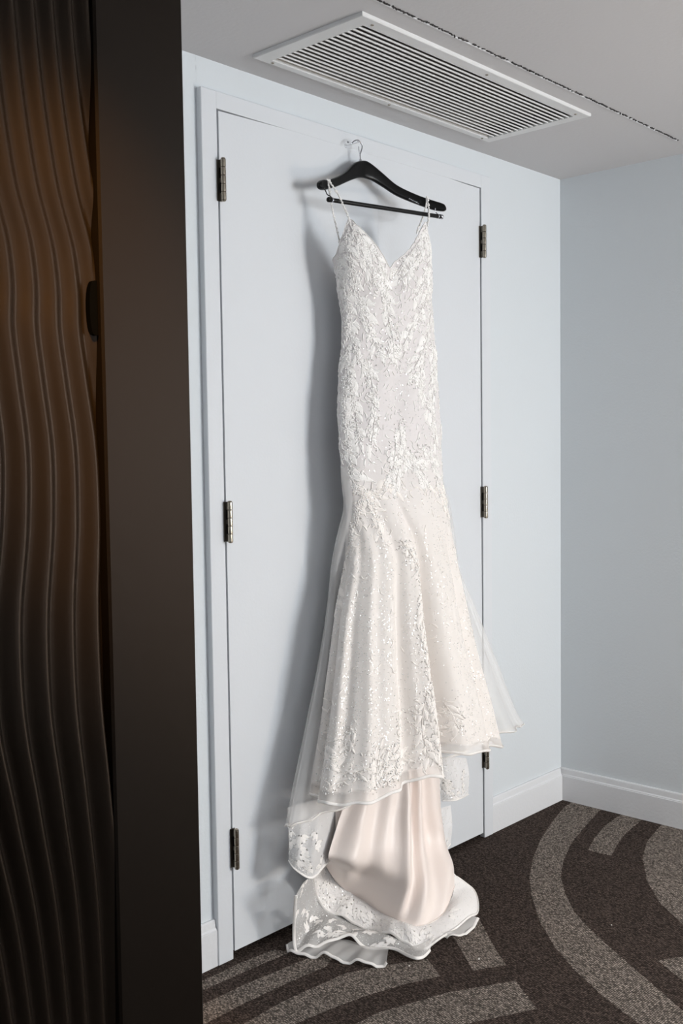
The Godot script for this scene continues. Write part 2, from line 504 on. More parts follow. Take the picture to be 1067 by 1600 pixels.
func vent() -> void:
	var v := thing("air_vent", "long white ceiling air vent with narrow louvres", "air vent", Vector3(0.54, CEIL, 0.25))
	# frame: sloped flat border standing below the ceiling
	var ox0 := -0.495; var ox1 := 0.492; var oz0 := -0.168; var oz1 := 0.186
	var ix0 := -0.452; var ix1 := 0.455; var iz0 := -0.147; var iz1 := 0.150
	var dn := -0.009
	var st := begin()
	var o := [Vector3(ox0, 0, oz0), Vector3(ox1, 0, oz0), Vector3(ox1, 0, oz1), Vector3(ox0, 0, oz1)]
	var i0 := [Vector3(ix0, 0, iz0), Vector3(ix1, 0, iz0), Vector3(ix1, 0, iz1), Vector3(ix0, 0, iz1)]
	var outw := [Vector3(0, 0, -1), Vector3(1, 0, 0), Vector3(0, 0, 1), Vector3(-1, 0, 0)]
	var D := Vector3(0, dn, 0)
	for k in 4:
		var a: Vector3 = o[k]; var b: Vector3 = o[(k + 1) % 4]
		var c: Vector3 = i0[(k + 1) % 4]; var e: Vector3 = i0[k]
		var n: Vector3 = outw[k]
		var la := a + D * 0.82; var lb := b + D * 0.82
		var ba := a.lerp(e, 0.06) + D; var bb := b.lerp(c, 0.06) + D
		quad(st, a, b, lb, la, n)
		quad(st, la, lb, bb, ba, (n + Vector3.DOWN).normalized())
		quad(st, ba, bb, c + D, e + D, Vector3.DOWN)
		quad(st, e + D, c + D, c + Vector3(0, 0.03, 0), e + Vector3(0, 0.03, 0), -n)
	put("vent_frame", st.commit(), mats.vent, v)
	var du := begin()
	quad(du, Vector3(ix0, 0.026, iz0), Vector3(ix1, 0.026, iz0), Vector3(ix1, 0.026, iz1), Vector3(ix0, 0.026, iz1), Vector3.DOWN)
	for k in 4:
		var a: Vector3 = i0[k]; var b: Vector3 = i0[(k + 1) % 4]
		quad(du, a + Vector3(0, 0.03, 0), b + Vector3(0, 0.03, 0), b + Vector3(0, 0.09, 0), a + Vector3(0, 0.09, 0), -outw[k])
	put("duct", du.commit(), mats.duct, v)
	var count := 17
	var sm := begin()
	# one blade: a tilted strip with a rounded bright nose
	var tilt := Basis(Vector3.RIGHT, deg_to_rad(24))
	box(sm, Vector3.ZERO, Vector3(ix1 - ix0, 0.0028, 0.021), 0.001, tilt)
	tube(sm, [tilt * Vector3(ix0, -0.0004, 0.0105) - Vector3((ix0 + ix1) * 0.5, 0, 0) * 0, tilt * Vector3(ix1, -0.0004, 0.0105)], 0.0024, 8)
	var blade := sm.commit()
	for k in count:
		var z := iz0 + 0.012 + (iz1 - iz0 - 0.02) * k / (count - 1)
		var s := put("louvre", blade, mats.vent, v)
		s.position = Vector3((ix0 + ix1) * 0.5 if false else 0.0015, -0.002, z)
	for p in [[-0.44, 0.166], [0.0, 0.168], [0.44, 0.166], [-0.44, -0.157], [0.0, -0.157], [0.44, -0.157]]:
		var sc := begin()
		tube(sc, [Vector3(p[0], dn + 0.001, p[1]), Vector3(p[0], dn - 0.001, p[1]), Vector3(p[0], dn - 0.0018, p[1])], [0.004, 0.004, 0.0025], 10)
		put("screw", sc.commit(), mats.nickel, v)

func partition() -> void:
	# dark post with a bevelled left edge, and the carved wave board beside it
	var post := thing("partition_post", "smooth dark brown upright post between the wave panel and the white wall", "post", Vector3(-1.124, 0, 1.2))
	var st := begin()
	box(st, Vector3(0, CEIL * 0.5, -0.03), Vector3(0.098, CEIL, 0.06), 0.0022)
	put("post_board", st.commit(), mats.dark, post)
	put("groove_shade", span(Vector3(-0.062, 0, -0.058), Vector3(-0.049, CEIL, -0.03)), mats.gap, post)  # near-black strip painted in for the shade between panel and post
	var panel := thing("wave_panel", "dark brown carved panel of flowing vertical wave ridges at the left edge", "wall panel", Vector3(-1.4, 0, 1.2))
	var shift := [[0.45, 0.085], [0.75, 0.078], [0.90, 0.058], [0.99, 0.034], [1.08, 0.010], [1.16, 0.004], [1.24, 0.016], [1.30, 0.020], [1.36, 0.011], [1.405, 0.006], [1.435, 0.012], [1.47, 0.010], [1.52, -0.012], [1.57, -0.022], [1.65, -0.026], [1.75, -0.018], [1.9, 0.0], [2.1, 0.02]]
	var rows := []
	var x0 := 0.02 - 0.33
	var x1 := 0.2262
	var ny := 400
	var nx := 240
	for i in ny + 1:
		var y := CEIL - CEIL * i / ny
		var sh := look(shift, y)
		var line := []
		for j in nx + 1:
			var x := x0 + (x1 - x0) * j / nx
			# ridges drift and pinch along the height
			var per: float = 0.0225 + 0.0024 * sin(y * 5.3 + x * 7.0)
			var ph: float = (x - sh * (0.8 + 0.35 * sin(x * 9.0 + y * 2.0))) / per
			var f: float = ph - floor(ph)
			var q: float = (f / 0.62 * 0.5) if f < 0.62 else 0.5 + (f - 0.62) / 0.38 * 0.5
			var h: float = 0.5 - 0.5 * cos(TAU * q)
			var amp: float = 0.0112 * (0.72 + 0.28 * sin(y * 7.0 + x * 4.0))
			line.append(Vector3(x, y, -0.0125 + h * amp))
		rows.append(line)
	st = begin()
	sheet(st, rows)
	put("carved_face", st.commit(), mats.wave, panel)
	# finger pull at the panel's right edge: flat plate, recess shade painted black
	st = begin()
	var pull := []
	for k in 13:
		var a := PI * k / 12.0
		pull.append(Vector3(0.2235 - 0.0055 * pow(sin(a), 0.6), 1.4225 + 0.024 * cos(a), 0))
	for k in 12:
		quad(st, pull[k] + Vector3(0, 0, -0.005), pull[k + 1] + Vector3(0, 0, -0.005), Vector3(0.2262, pull[k + 1].y, -0.005), Vector3(0.2262, pull[k].y, -0.005), Vector3(0, 0, 1))
		quad(st, pull[k] + Vector3(0, 0, -0.005), pull[k + 1] + Vector3(0, 0, -0.005), pull[k + 1] + Vector3(0, 0, -0.013), pull[k] + Vector3(0, 0, -0.013), Vector3(-1, 0, 0))
	put("finger_pull", st.commit(), paint(Color(0.02, 0.02, 0.02), 0.95, 0.0), panel)
	put("backing_board", span(Vector3(x0, 0, -0.04), Vector3(x1, CEIL, -0.0165)), mats.gap, panel)

# ---- measured shapes of the gown, metres
var SATIN := [
	[Vector3(0.2869, 0.5022, 0.11), Vector3(0.3372, 0.504, 0.145), Vector3(0.3795, 0.5117, 0.165), Vector3(0.4346, 0.5108, 0.175), Vector3(0.4981, 0.5062, 0.175), Vector3(0.5803, 0.4897, 0.155), Vector3(0.6538, 0.4709, 0.13)],
	[Vector3(0.2869, 0.3922, 0.13), Vector3(0.3372, 0.394, 0.165), Vector3(0.3795, 0.4017, 0.185), Vector3(0.4346, 0.4008, 0.195), Vector3(0.4981, 0.3962, 0.195), Vector3(0.5803, 0.3797, 0.175), Vector3(0.6538, 0.3609, 0.15)],
	[Vector3(0.2452, 0.3148, 0.135), Vector3(0.2913, 0.3167, 0.175), Vector3(0.3454, 0.3153, 0.195), Vector3(0.4076, 0.3077, 0.205), Vector3(0.4725, 0.2985, 0.21), Vector3(0.5661, 0.275, 0.185), Vector3(0.6645, 0.2522, 0.15)],
	[Vector3(0.1941, 0.2531, 0.15), Vector3(0.2384, 0.2452, 0.19), Vector3(0.3029, 0.2375, 0.215), Vector3(0.3769, 0.2233, 0.225), Vector3(0.4519, 0.2095, 0.23), Vector3(0.5631, 0.1801, 0.2), Vector3(0.6746, 0.1509, 0.16)],
	[Vector3(0.23, 0.2191, 0.1224), Vector3(0.2761, 0.1801, 0.1453), Vector3(0.3315, 0.1537, 0.1776), Vector3(0.3748, 0.1341, 0.223), Vector3(0.4206, 0.1217, 0.2661), Vector3(0.5203, 0.1101, 0.2621), Vector3(0.6295, 0.113, 0.2238)],
	[Vector3(0.2659, 0.185, 0.0707), Vector3(0.3137, 0.115, 0.0767), Vector3(0.3601, 0.07, 0.1162), Vector3(0.3727, 0.045, 0.1969), Vector3(0.3894, 0.034, 0.2781), Vector3(0.4775, 0.04, 0.3001), Vector3(0.5844, 0.075, 0.2636)]]
var RUFFLE_TOP := [
	[Vector3(0.2696, 0.19, 0.0673), Vector3(0.2991, 0.15, 0.0575), Vector3(0.3199, 0.115, 0.0709), Vector3(0.3433, 0.09, 0.0917), Vector3(0.3697, 0.068, 0.1077), Vector3(0.375, 0.055, 0.1494), Vector3(0.3786, 0.045, 0.1919), Vector3(0.3842, 0.036, 0.2386), Vector3(0.3975, 0.034, 0.276), Vector3(0.4396, 0.036, 0.2904), Vector3(0.4837, 0.04, 0.2954), Vector3(0.5435, 0.055, 0.2808), Vector3(0.5822, 0.07, 0.263), Vector3(0.5966, 0.09, 0.2457)],
	[Vector3(0.1968, 0.175, 0.09), Vector3(0.2381, 0.11, 0.0602), Vector3(0.2522, 0.08, 0.0699), Vector3(0.2785, 0.05, 0.1058), Vector3(0.2986, 0.03, 0.1383), Vector3(0.3131, 0.022, 0.1802), Vector3(0.3164, 0.03, 0.2489), Vector3(0.3282, 0.014, 0.2932), Vector3(0.3433, 0.01, 0.3299), Vector3(0.4148, 0.012, 0.3478), Vector3(0.5316, 0.016, 0.3412), Vector3(0.6138, 0.022, 0.3228), Vector3(0.6709, 0.035, 0.2667), Vector3(0.6194, 0.08, 0.2421)]]
var RUFFLE_MID := [
	[Vector3(0.2005, 0.17, 0.0886), Vector3(0.2416, 0.105, 0.059), Vector3(0.2625, 0.075, 0.0646), Vector3(0.2905, 0.045, 0.0969), Vector3(0.3118, 0.026, 0.1286), Vector3(0.3251, 0.018, 0.1696), Vector3(0.3303, 0.02, 0.2215), Vector3(0.3402, 0.012, 0.2681), Vector3(0.3543, 0.01, 0.3104), Vector3(0.4099, 0.01, 0.3304)],
	[Vector3(0.0818, 0.17, 0.1442), Vector3(0.1164, 0.075, 0.0999), Vector3(0.1158, 0.012, 0.1084), Vector3(0.143, 0.02, 0.1326), Vector3(0.1802, 0.032, 0.1543), Vector3(0.2313, 0.03, 0.1792), Vector3(0.2527, 0.012, 0.2222), Vector3(0.2935, 0.016, 0.2918), Vector3(0.2831, 0.006, 0.3676), Vector3(0.3531, 0.012, 0.3578)]]
var RUFFLE_LOW := [
	[Vector3(0.1394, 0.018, 0.1012), Vector3(0.1634, 0.02, 0.1241), Vector3(0.2041, 0.018, 0.1427), Vector3(0.24, 0.016, 0.1664), Vector3(0.2523, 0.012, 0.2003), Vector3(0.2615, 0.01, 0.2366), Vector3(0.2802, 0.012, 0.2642), Vector3(0.2836, 0.012, 0.2786)],
	[Vector3(0.1145, 0.022, 0.0746), Vector3(0.1084, 0.006, 0.0971), Vector3(0.1254, 0.008, 0.1381), Vector3(0.1462, 0.014, 0.1751), Vector3(0.1602, 0.006, 0.2176), Vector3(0.1792, 0.012, 0.2573), Vector3(0.1974, 0.005, 0.2969), Vector3(0.2226, 0.012, 0.3218)]]
var RUFFLE_SIDE := [
	[Vector3(0.4066, 0.012, 0.333), Vector3(0.4524, 0.014, 0.3361), Vector3(0.5017, 0.014, 0.3354), Vector3(0.5551, 0.016, 0.3326)],
	[Vector3(0.4366, 0.006, 0.348), Vector3(0.4597, 0.01, 0.3706), Vector3(0.505, 0.006, 0.3647), Vector3(0.5702, 0.01, 0.3537)]]
var LOBE := [
	[Vector3(0.1199, 0.3799, 0.08), Vector3(0.1535, 0.3873, 0.1), Vector3(0.1977, 0.3865, 0.11), Vector3(0.246, 0.3775, 0.11), Vector3(0.3034, 0.3652, 0.105)],
	[Vector3(0.1053, 0.2821, 0.095), Vector3(0.112, 0.2807, 0.13), Vector3(0.1428, 0.2704, 0.145), Vector3(0.2056, 0.2616, 0.13), Vector3(0.2553, 0.267, 0.12)],
	[Vector3(0.1043, 0.2519, 0.1), Vector3(0.1022, 0.2359, 0.125), Vector3(0.1392, 0.2081, 0.145), Vector3(0.2047, 0.2193, 0.13), Vector3(0.2496, 0.2272, 0.12)]]
var LOBE_FOLD := [
	[Vector3(0.2656, 0.369, 0.11), Vector3(0.2844, 0.371, 0.125), Vector3(0.3227, 0.3653, 0.12)],
	[Vector3(0.2554, 0.2704, 0.12), Vector3(0.2612, 0.2702, 0.14), Vector3(0.2971, 0.2697, 0.13)],
	[Vector3(0.2595, 0.2311, 0.12), Vector3(0.2631, 0.2404, 0.14), Vector3(0.3019, 0.2561, 0.13)]]
var TAIL := [
	[Vector3(0.706, 0.3848, 0.11), Vector3(0.7515, 0.3783, 0.13), Vector3(0.8526, 0.3495, 0.11)],
	[Vector3(0.7241, 0.307, 0.1), Vector3(0.7664, 0.299, 0.13), Vector3(0.8856, 0.2777, 0.1)],
	[Vector3(0.742, 0.242, 0.1), Vector3(0.7788, 0.24, 0.125), Vector3(0.875, 0.2279, 0.1)]]
var TAIL_LOW := [
	[Vector3(0.711, 0.2264, 0.09), Vector3(0.7287, 0.2263, 0.11), Vector3(0.7995, 0.2111, 0.09)],
	[Vector3(0.7164, 0.1606, 0.09), Vector3(0.7341, 0.1566, 0.11), Vector3(0.8051, 0.1418, 0.09)],
	[Vector3(0.728, 0.1005, 0.09), Vector3(0.7269, 0.0882, 0.11), Vector3(0.798, 0.092, 0.09)]]
var TAIL_FOLD := [
	[Vector3(0.6133, 0.3731, 0.135), Vector3(0.633, 0.3809, 0.15), Vector3(0.6891, 0.3714, 0.13)],
	[Vector3(0.6275, 0.299, 0.13), Vector3(0.6348, 0.2921, 0.15), Vector3(0.694, 0.2822, 0.13)],
	[Vector3(0.6357, 0.2439, 0.13), Vector3(0.6432, 0.2151, 0.145), Vector3(0.6994, 0.2212, 0.13)]]
var STRAP_A := [
	[Vector3(0.289, 1.995, 0.094), Vector3(0.3017, 1.98, 0.1), Vector3(0.317, 1.953, 0.108), Vector3(0.3285, 1.924, 0.115), Vector3(0.3352, 1.901, 0.122), Vector3(0.3359, 1.88, 0.13)]]
var STRAP_B := [
	[Vector3(0.2954, 1.997, 0.088), Vector3(0.3082, 1.976, 0.08), Vector3(0.3118, 1.933, 0.085), Vector3(0.3202, 1.888, 0.09), Vector3(0.3264, 1.851, 0.095), Vector3(0.3302, 1.818, 0.1)]]
var STRAP_C := [
	[Vector3(0.6258, 1.995, 0.155), Vector3(0.6235, 1.978, 0.16), Vector3(0.6222, 1.956, 0.163), Vector3(0.6179, 1.934, 0.165), Vector3(0.6107, 1.915, 0.166)]]
var STRAP_D := [
	[Vector3(0.6344, 1.998, 0.146), Vector3(0.6418, 1.984, 0.14), Vector3(0.6362, 1.957, 0.135), Vector3(0.6247, 1.926, 0.13), Vector3(0.6163, 1.901, 0.125)]]
# embroidery sprays on the gown: angle round the body in degrees, height in centimetres
var SPRAYS := [
	[147, 188.4, 136, 182.7, 126, 177.1, 117, 172.3],
	[153, 186.0, 151, 178.6, 147, 172.1, 139, 167.2],
	[168, 180.3, 170, 173.8, 161, 167.2, 156, 162.2],
	[135, 186.0, 117, 180.5, 108, 175.7, 106, 170.8],
	[41, 190.8, 57, 184.6, 74, 179.0, 90, 173.6],
	[34, 187.1, 49, 178.9, 68, 171.6],
	[56, 187.2, 78, 181.4, 93, 176.0],
	[108, 175.7, 107, 169.2, 102, 160.9, 100, 154.1],
	[144, 168.8, 131, 162.3, 119, 156.5, 104, 154.0],
	[42, 175.7, 57, 168.5, 79, 161.3, 95, 155.0],
	[167, 163.9, 153, 157.2, 134, 151.3, 123, 150.5],
	[37, 167.2, 51, 160.0, 67, 154.5, 81, 150.0],
	[166, 156.3, 158, 148.7, 147, 140.2, 145, 131.8],
	[131, 153.8, 125, 147.0, 124, 138.5, 130, 130.0],
	[34, 158.5, 40, 149.6, 51, 140.5, 46, 131.6],
	[67, 152.8, 65, 145.8, 58, 140.5],
	[81, 149.1, 69, 147.5],
	[169, 147.0, 164, 138.5, 161, 130.1, 162, 122.5],
	[96, 136.8, 93, 129.9, 84, 126.4, 67, 124.6],
	[101, 131.7, 106, 126.5, 112, 119.7],
	[84, 127.3, 78, 122.9, 69, 119.2],
	[88, 127.3, 101, 123.9, 110, 117.9],
	[75, 129.9, 54, 126.3, 46, 119.0],
	[155, 118.3, 142, 117.3, 130, 118.1, 117, 120.6],
	[147, 118.2, 159, 113.2, 172, 108.1, 178, 103.0],
	[144, 117.4, 137, 113.0, 136, 107.9],
	[167, 123.4, 154, 119.1],
	[46, 119.0, 44, 113.5, 32, 110.6],
	[112, 105.0, 103, 100.5, 95, 95.1, 93, 88.1],
	[93, 91.6, 100, 85.0, 99, 78.1, 98, 71.2],
	[92, 84.6, 93, 74.3, 93, 65.7],
	[96, 67.6, 100, 59.4, 99, 50.8, 97, 44.8],
	[103, 64.7, 107, 56.7, 105, 48.1],
	[200, 101.0, 196, 94.3, 191, 87.8],
	[182, 57.2, 174, 52.7, 163, 49.8],
	[155, 59.1, 156, 54.4, 163, 50.6],
	[166, 44.5, 154, 48.3, 144, 47.2],
	[137, 43.1, 136, 49.2, 134, 53.8],
	[134, 45.2, 128, 50.2, 120, 52.8],
	[132, 44.3, 120, 47.3, 112, 48.1],
	[120, 54.4, 118, 59.1],
	[83, 59.5, 81, 54.0, 86, 51.0]]
var BODY_MID := [[0.30, 0.524], [0.38, 0.526], [0.44, 0.529], [0.52, 0.532], [0.60, 0.531], [0.68, 0.527], [0.76, 0.525], [0.84, 0.525], [0.92, 0.527], [1.00, 0.530], [1.08, 0.527], [1.14, 0.520], [1.20, 0.508], [1.26, 0.501], [1.34, 0.500], [1.42, 0.501], [1.50, 0.503], [1.56, 0.505], [1.62, 0.502], [1.68, 0.496], [1.74, 0.487], [1.80, 0.476], [1.86, 0.473], [1.92, 0.473]]
var BODY_HALF := [[0.30, 0.396], [0.38, 0.374], [0.44, 0.356], [0.52, 0.333], [0.60, 0.308], [0.68, 0.286], [0.76, 0.265], [0.84, 0.248], [0.92, 0.227], [1.00, 0.207], [1.08, 0.195], [1.14, 0.189], [1.20, 0.185], [1.26, 0.184], [1.34, 0.185], [1.42, 0.181], [1.50, 0.173], [1.56, 0.166], [1.62, 0.158], [1.68, 0.156], [1.74, 0.157], [1.80, 0.160], [1.86, 0.159], [1.92, 0.159]]
var VEIL_MID := [[0.30, 0.634], [0.38, 0.625], [0.44, 0.614], [0.52, 0.609], [0.60, 0.605], [0.68, 0.599], [0.76, 0.592], [0.84, 0.581], [0.92, 0.566], [1.00, 0.551], [1.08, 0.536], [1.14, 0.525], [1.20, 0.508], [1.26, 0.502], [1.34, 0.501], [1.42, 0.502], [1.50, 0.504], [1.56, 0.506], [1.62, 0.502], [1.68, 0.496], [1.74, 0.487], [1.80, 0.476], [1.86, 0.474], [1.92, 0.473]]
var VEIL_HALF := [[0.30, 0.542], [0.38, 0.512], [0.44, 0.478], [0.52, 0.441], [0.60, 0.408], [0.68, 0.372], [0.76, 0.339], [0.84, 0.305], [0.92, 0.273], [1.00, 0.253], [1.08, 0.228], [1.14, 0.206], [1.20, 0.194], [1.26, 0.191], [1.34, 0.191], [1.42, 0.187], [1.50, 0.178], [1.56, 0.171], [1.62, 0.162], [1.68, 0.160], [1.74, 0.160], [1.80, 0.163], [1.86, 0.162], [1.92, 0.162]]
var DEPTH := [[0.30, 0.145], [0.50, 0.125], [0.70, 0.105], [0.90, 0.088], [1.08, 0.070], [1.20, 0.060], [1.34, 0.058], [1.50, 0.050], [1.62, 0.050], [1.75, 0.062], [1.92, 0.058]]
var STAND := [[0.30, 0.165], [0.50, 0.150], [0.80, 0.135], [1.00, 0.130], [1.20, 0.128], [1.34, 0.122], [1.60, 0.116], [1.92, 0.122]]
var TURN := [[0.30, 2.000], [1.20, 5.000], [1.50, 9.000], [1.92, 11.800]]
var HANGER := [
	[Vector3(0.2665, 1.985, 0.0822), Vector3(0.2753, 1.993, 0.0796), Vector3(0.2892, 1.999, 0.0755), Vector3(0.3099, 2.003, 0.0697), Vector3(0.3611, 2.022, 0.0565), Vector3(0.4112, 2.048, 0.0456), Vector3(0.45, 2.077, 0.039), Vector3(0.4716, 2.088, 0.0362), Vector3(0.4914, 2.094, 0.0352), Vector3(0.507, 2.094, 0.0379), Vector3(0.5273, 2.085, 0.0436), Vector3(0.5553, 2.066, 0.0545), Vector3(0.593, 2.037, 0.074), Vector3(0.6399, 2.014, 0.1051), Vector3(0.6756, 1.999, 0.1343), Vector3(0.693, 1.992, 0.1505), Vector3(0.7007, 1.987, 0.1581), Vector3(0.7045, 1.978, 0.162)],
	[Vector3(0.2663, 1.977, 0.0822), Vector3(0.2748, 1.972, 0.0796), Vector3(0.2886, 1.972, 0.0755), Vector3(0.3094, 1.978, 0.0697), Vector3(0.3606, 1.997, 0.0565), Vector3(0.4106, 2.019, 0.0456), Vector3(0.4492, 2.035, 0.039), Vector3(0.4707, 2.043, 0.0362), Vector3(0.4905, 2.047, 0.0352), Vector3(0.5062, 2.047, 0.0379), Vector3(0.5265, 2.043, 0.0436), Vector3(0.5547, 2.03, 0.0545), Vector3(0.5925, 2.008, 0.074), Vector3(0.6395, 1.988, 0.1051), Vector3(0.6752, 1.973, 0.1343), Vector3(0.6927, 1.969, 0.1505), Vector3(0.7005, 1.969, 0.1581), Vector3(0.7044, 1.972, 0.162)]]
var HOOK := [Vector3(0.4824, 2.089, 0.036), Vector3(0.4819, 2.101, 0.036), Vector3(0.4815, 2.109, 0.036), Vector3(0.487, 2.121, 0.036), Vector3(0.4901, 2.132, 0.036), Vector3(0.486, 2.14, 0.036), Vector3(0.4769, 2.145, 0.036), Vector3(0.4663, 2.144, 0.036), Vector3(0.4558, 2.139, 0.036), Vector3(0.4478, 2.131, 0.036)]
var HOOK_STEM := [Vector3(0.4803, 2.105, 0.037), Vector3(0.476, 2.117, 0.037), Vector3(0.4749, 2.129, 0.037)]
var BAR := [Vector3(0.2961, 1.946, 0.092), Vector3(0.6856, 1.951, 0.158)]
var BAR_WIRES := [[Vector3(0.2805, 1.975, 0.088), Vector3(0.2863, 1.968, 0.088), Vector3(0.2934, 1.959, 0.088), Vector3(0.3042, 1.957, 0.088), Vector3(0.3102, 1.952, 0.088), Vector3(0.3089, 1.947, 0.088)], [Vector3(0.6632, 1.972, 0.155), Vector3(0.6645, 1.962, 0.155), Vector3(0.6718, 1.958, 0.155), Vector3(0.6777, 1.953, 0.155)]]
var SCRIPT_MARK := [Vector3(0.6117, 1.997, 0.1011), Vector3(0.614, 2.001, 0.1027), Vector3(0.6155, 1.996, 0.1038), Vector3(0.6178, 1.998, 0.1054), Vector3(0.62, 1.993, 0.107), Vector3(0.6223, 1.996, 0.1086), Vector3(0.6245, 1.991, 0.1103), Vector3(0.6268, 1.993, 0.1119), Vector3(0.6289, 1.989, 0.1136), Vector3(0.6312, 1.992, 0.1153), Vector3(0.6333, 1.987, 0.117), Vector3(0.6363, 1.986, 0.1192)]
var PEG := [Vector3(0.4622, 2.138, 0.042)]

# ---- the gown's shape: rings round a hanging axis, deg 0 right, 90 towards the room, 180 left
var FOLDS := [[0, 0.0], [20, 0.0], [35, 0.010], [50, -0.006], [62, 0.016], [75, 0.010], [83, -0.006], [89, -0.052], [94, -0.008], [100, 0.020], [108, 0.012], [115, -0.012], [124, 0.020], [134, 0.014], [142, 0.026], [155, 0.010], [166, 0.018], [178, 0.0], [192, 0.004], [205, -0.010], [225, 0.012], [250, -0.010], [275, 0.010], [300, -0.010], [330, 0.012], [345, -0.008], [360, 0.0]]
var NECK := [[0, 1.80], [15, 1.805], [22, 1.83], [30, 1.875], [38, 1.905], [44, 1.914], [51, 1.902], [62, 1.872], [74, 1.836], [84, 1.812], [93, 1.793], [98, 1.779], [103, 1.794], [116, 1.836], [128, 1.862], [138, 1.882], [145, 1.896], [150, 1.893], [156, 1.866], [163, 1.84], [172, 1.812], [185, 1.80], [200, 1.795], [230, 1.77], [270, 1.755], [310, 1.77], [340, 1.79], [360, 1.80]]
var HEM := [[0, 0.405], [31, 0.415], [50, 0.432], [68, 0.446], [86, 0.457], [90, 0.452], [95, 0.433], [105, 0.432], [113, 0.425], [128, 0.415], [140, 0.408], [152, 0.405], [174, 0.409], [191, 0.412], [230, 0.40], [300, 0.395], [360, 0.405]]
var VEIL_HEM := [[0, 0.40], [30, 0.408], [46, 0.413], [62, 0.419], [72, 0.416], [86, 0.421], [99, 0.432], [117, 0.396], [141, 0.364], [160, 0.352], [175, 0.346], [200, 0.335], [230, 0.335], [300, 0.35], [360, 0.40]]
const FOOT := Vector3(0.42, 0, 0.16)

func bell(x: float, m: float, s: float) -> float:
	return exp(-(x - m) * (x - m) / (s * s))

# a point of the gown; which 0 = lace layer, 1 = sheer outer skirt; out = distance outside that layer
func gown_at(which: int, deg: float, y: float, out := 0.0) -> Vector3:
	deg = fposmod(deg, 360.0)
	var f := deg_to_rad(look(TURN, y))
	var e1 := Vector3(cos(f), 0, sin(f))
	var e2 := Vector3(-sin(f), 0, cos(f))
	var hw := look(BODY_HALF if which == 0 else VEIL_HALF, y)
	# the outer skirt hangs behind, nearer the doors, and spreads wider
	var far := 0.0 if which == 0 else smoothstep(1.2, 0.9, y)
	var hd := look(DEPTH, y) * (1.0 - 0.40 * far) - (0.0 if which == 0 else 0.016)
	var c := Vector3(look(BODY_MID if which == 0 else VEIL_MID, y), y, look(STAND, y) - 0.045 * far)
	var a := deg_to_rad(deg)
	var p := c + e1 * hw * cos(a) + e2 * hd * sin(a)
	var n := (e1 * cos(a) * hd + e2 * sin(a) * hw).normalized()
	var d := out
	# skirt folds deepen downwards and run to the right at the knee
	var g := smoothstep(1.26, 0.55, y)
	var sh := 24.0 * smoothstep(0.98, 1.22, y)
	d += look(FOLDS, fposmod(deg - sh, 360.0)) * g * (1.55 if which == 0 else 0.35)
	d += g * g * 0.0045 * sin(a * 19.0 + y * 2.0) + g * 0.002 * sin(a * 33.0 + 1.0)
	if which == 1: d += g * 0.006 * sin(a * 11.0 + 0.7)
	# bust, waist and soft body wrinkles
	var up := smoothstep(1.62, 1.74, y)
	d += up * 0.016 * (bell(deg, 138, 26) * bell(y, 1.80, 0.07) + bell(deg, 55, 24) * bell(y, 1.80, 0.07))
	d -= up * 0.012 * bell(deg, 98, 12) * bell(y, 1.76, 0.07)
	var body := smoothstep(1.05, 1.3, y)
	d += body * 0.0016 * (sin(a * 9.0 + y * 23.0) + sin(y * 61.0 + a * 3.0) * 0.6)
	d -= body * 0.006 * bell(deg, 96, 10) * smoothstep(1.6, 1.4, y)
	return p + n * d

func gown_dir(which: int, deg: float, y: float) -> Array:
	var p := gown_at(which, deg, y)
	var u := (gown_at(which, deg - 1.5, y) - p).normalized()
	var v := (gown_at(which, deg, y + 0.008) - p).normalized()
	var n := v.cross(u)
	if n.dot(Vector3(cos(deg_to_rad(deg)), 0, sin(deg_to_rad(deg)))) < 0.0: n = -n
	return [p, u, v, n.normalized()]

func cloth(c: Color, alpha: float, back: float, rough := 0.75) -> StandardMaterial3D:
	var m := paint(Color(c.r, c.g, c.b, alpha), rough, 0.25)
	m.cull_mode = BaseMaterial3D.CULL_DISABLED
	if alpha < 1.0: m.transparency = BaseMaterial3D.TRANSPARENCY_ALPHA
	if back > 0.0:
		m.backlight_enabled = true
		m.backlight = Color(back, back, back)
	m.rim_enabled = true; m.rim = 0.15; m.rim_tint = 0.5
	return m

func gown_rings(which: int, top: Array, hem: Array, nr: int, nc: int, out: float, scal := 0.0) -> Array:
	var rows := []
	for i in nr + 1:
		var t := float(i) / nr
		var line := PackedVector3Array()
		for j in nc:
			var deg := 360.0 * j / nc
			var a := look(top, deg) + scal * sin(deg * 0.9) * (1.0 - t)
			var b := look(hem, deg) + 0.003 * sin(deg * 0.31) * t
			var y := a + (b - a) * t
			line.append(gown_at(which, deg, y, out))
		rows.append(Array(line))
	return rows

# a cloth sheet through control rows, with fine wrinkles running down it
func drape(rows: Array, su := 8, sv := 8, wr := 0.0, waves := 5.0, ph := 0.0) -> Array:
	var mid := []
	for r in rows: mid.append(smooth(r, su))
	var out := []
	var cols: int = mid[0].size()
	var tmp := []
	for j in cols:
		var col := []
		for r in mid: col.append(r[j])
		tmp.append(smooth(col, sv))
	var n: int = tmp[0].size()
	for i in n:
		var line := []
		for j in cols:
			var p: Vector3 = tmp[j][i]
			var t := float(i) / (n - 1)
			var u := float(j) / (cols - 1)
			if wr != 0.0:
				var k := wr * sin(PI * clampf(t * 1.1, 0, 1)) * (sin(u * TAU * waves + ph + sin(t * 3.0)) + 0.45 * sin(u * TAU * waves * 2.3 + t * 4.0 + ph))
				p += Vector3(-0.45, 0.15, 0.85) * k
			line.append(p)
		out.append(line)
	return out

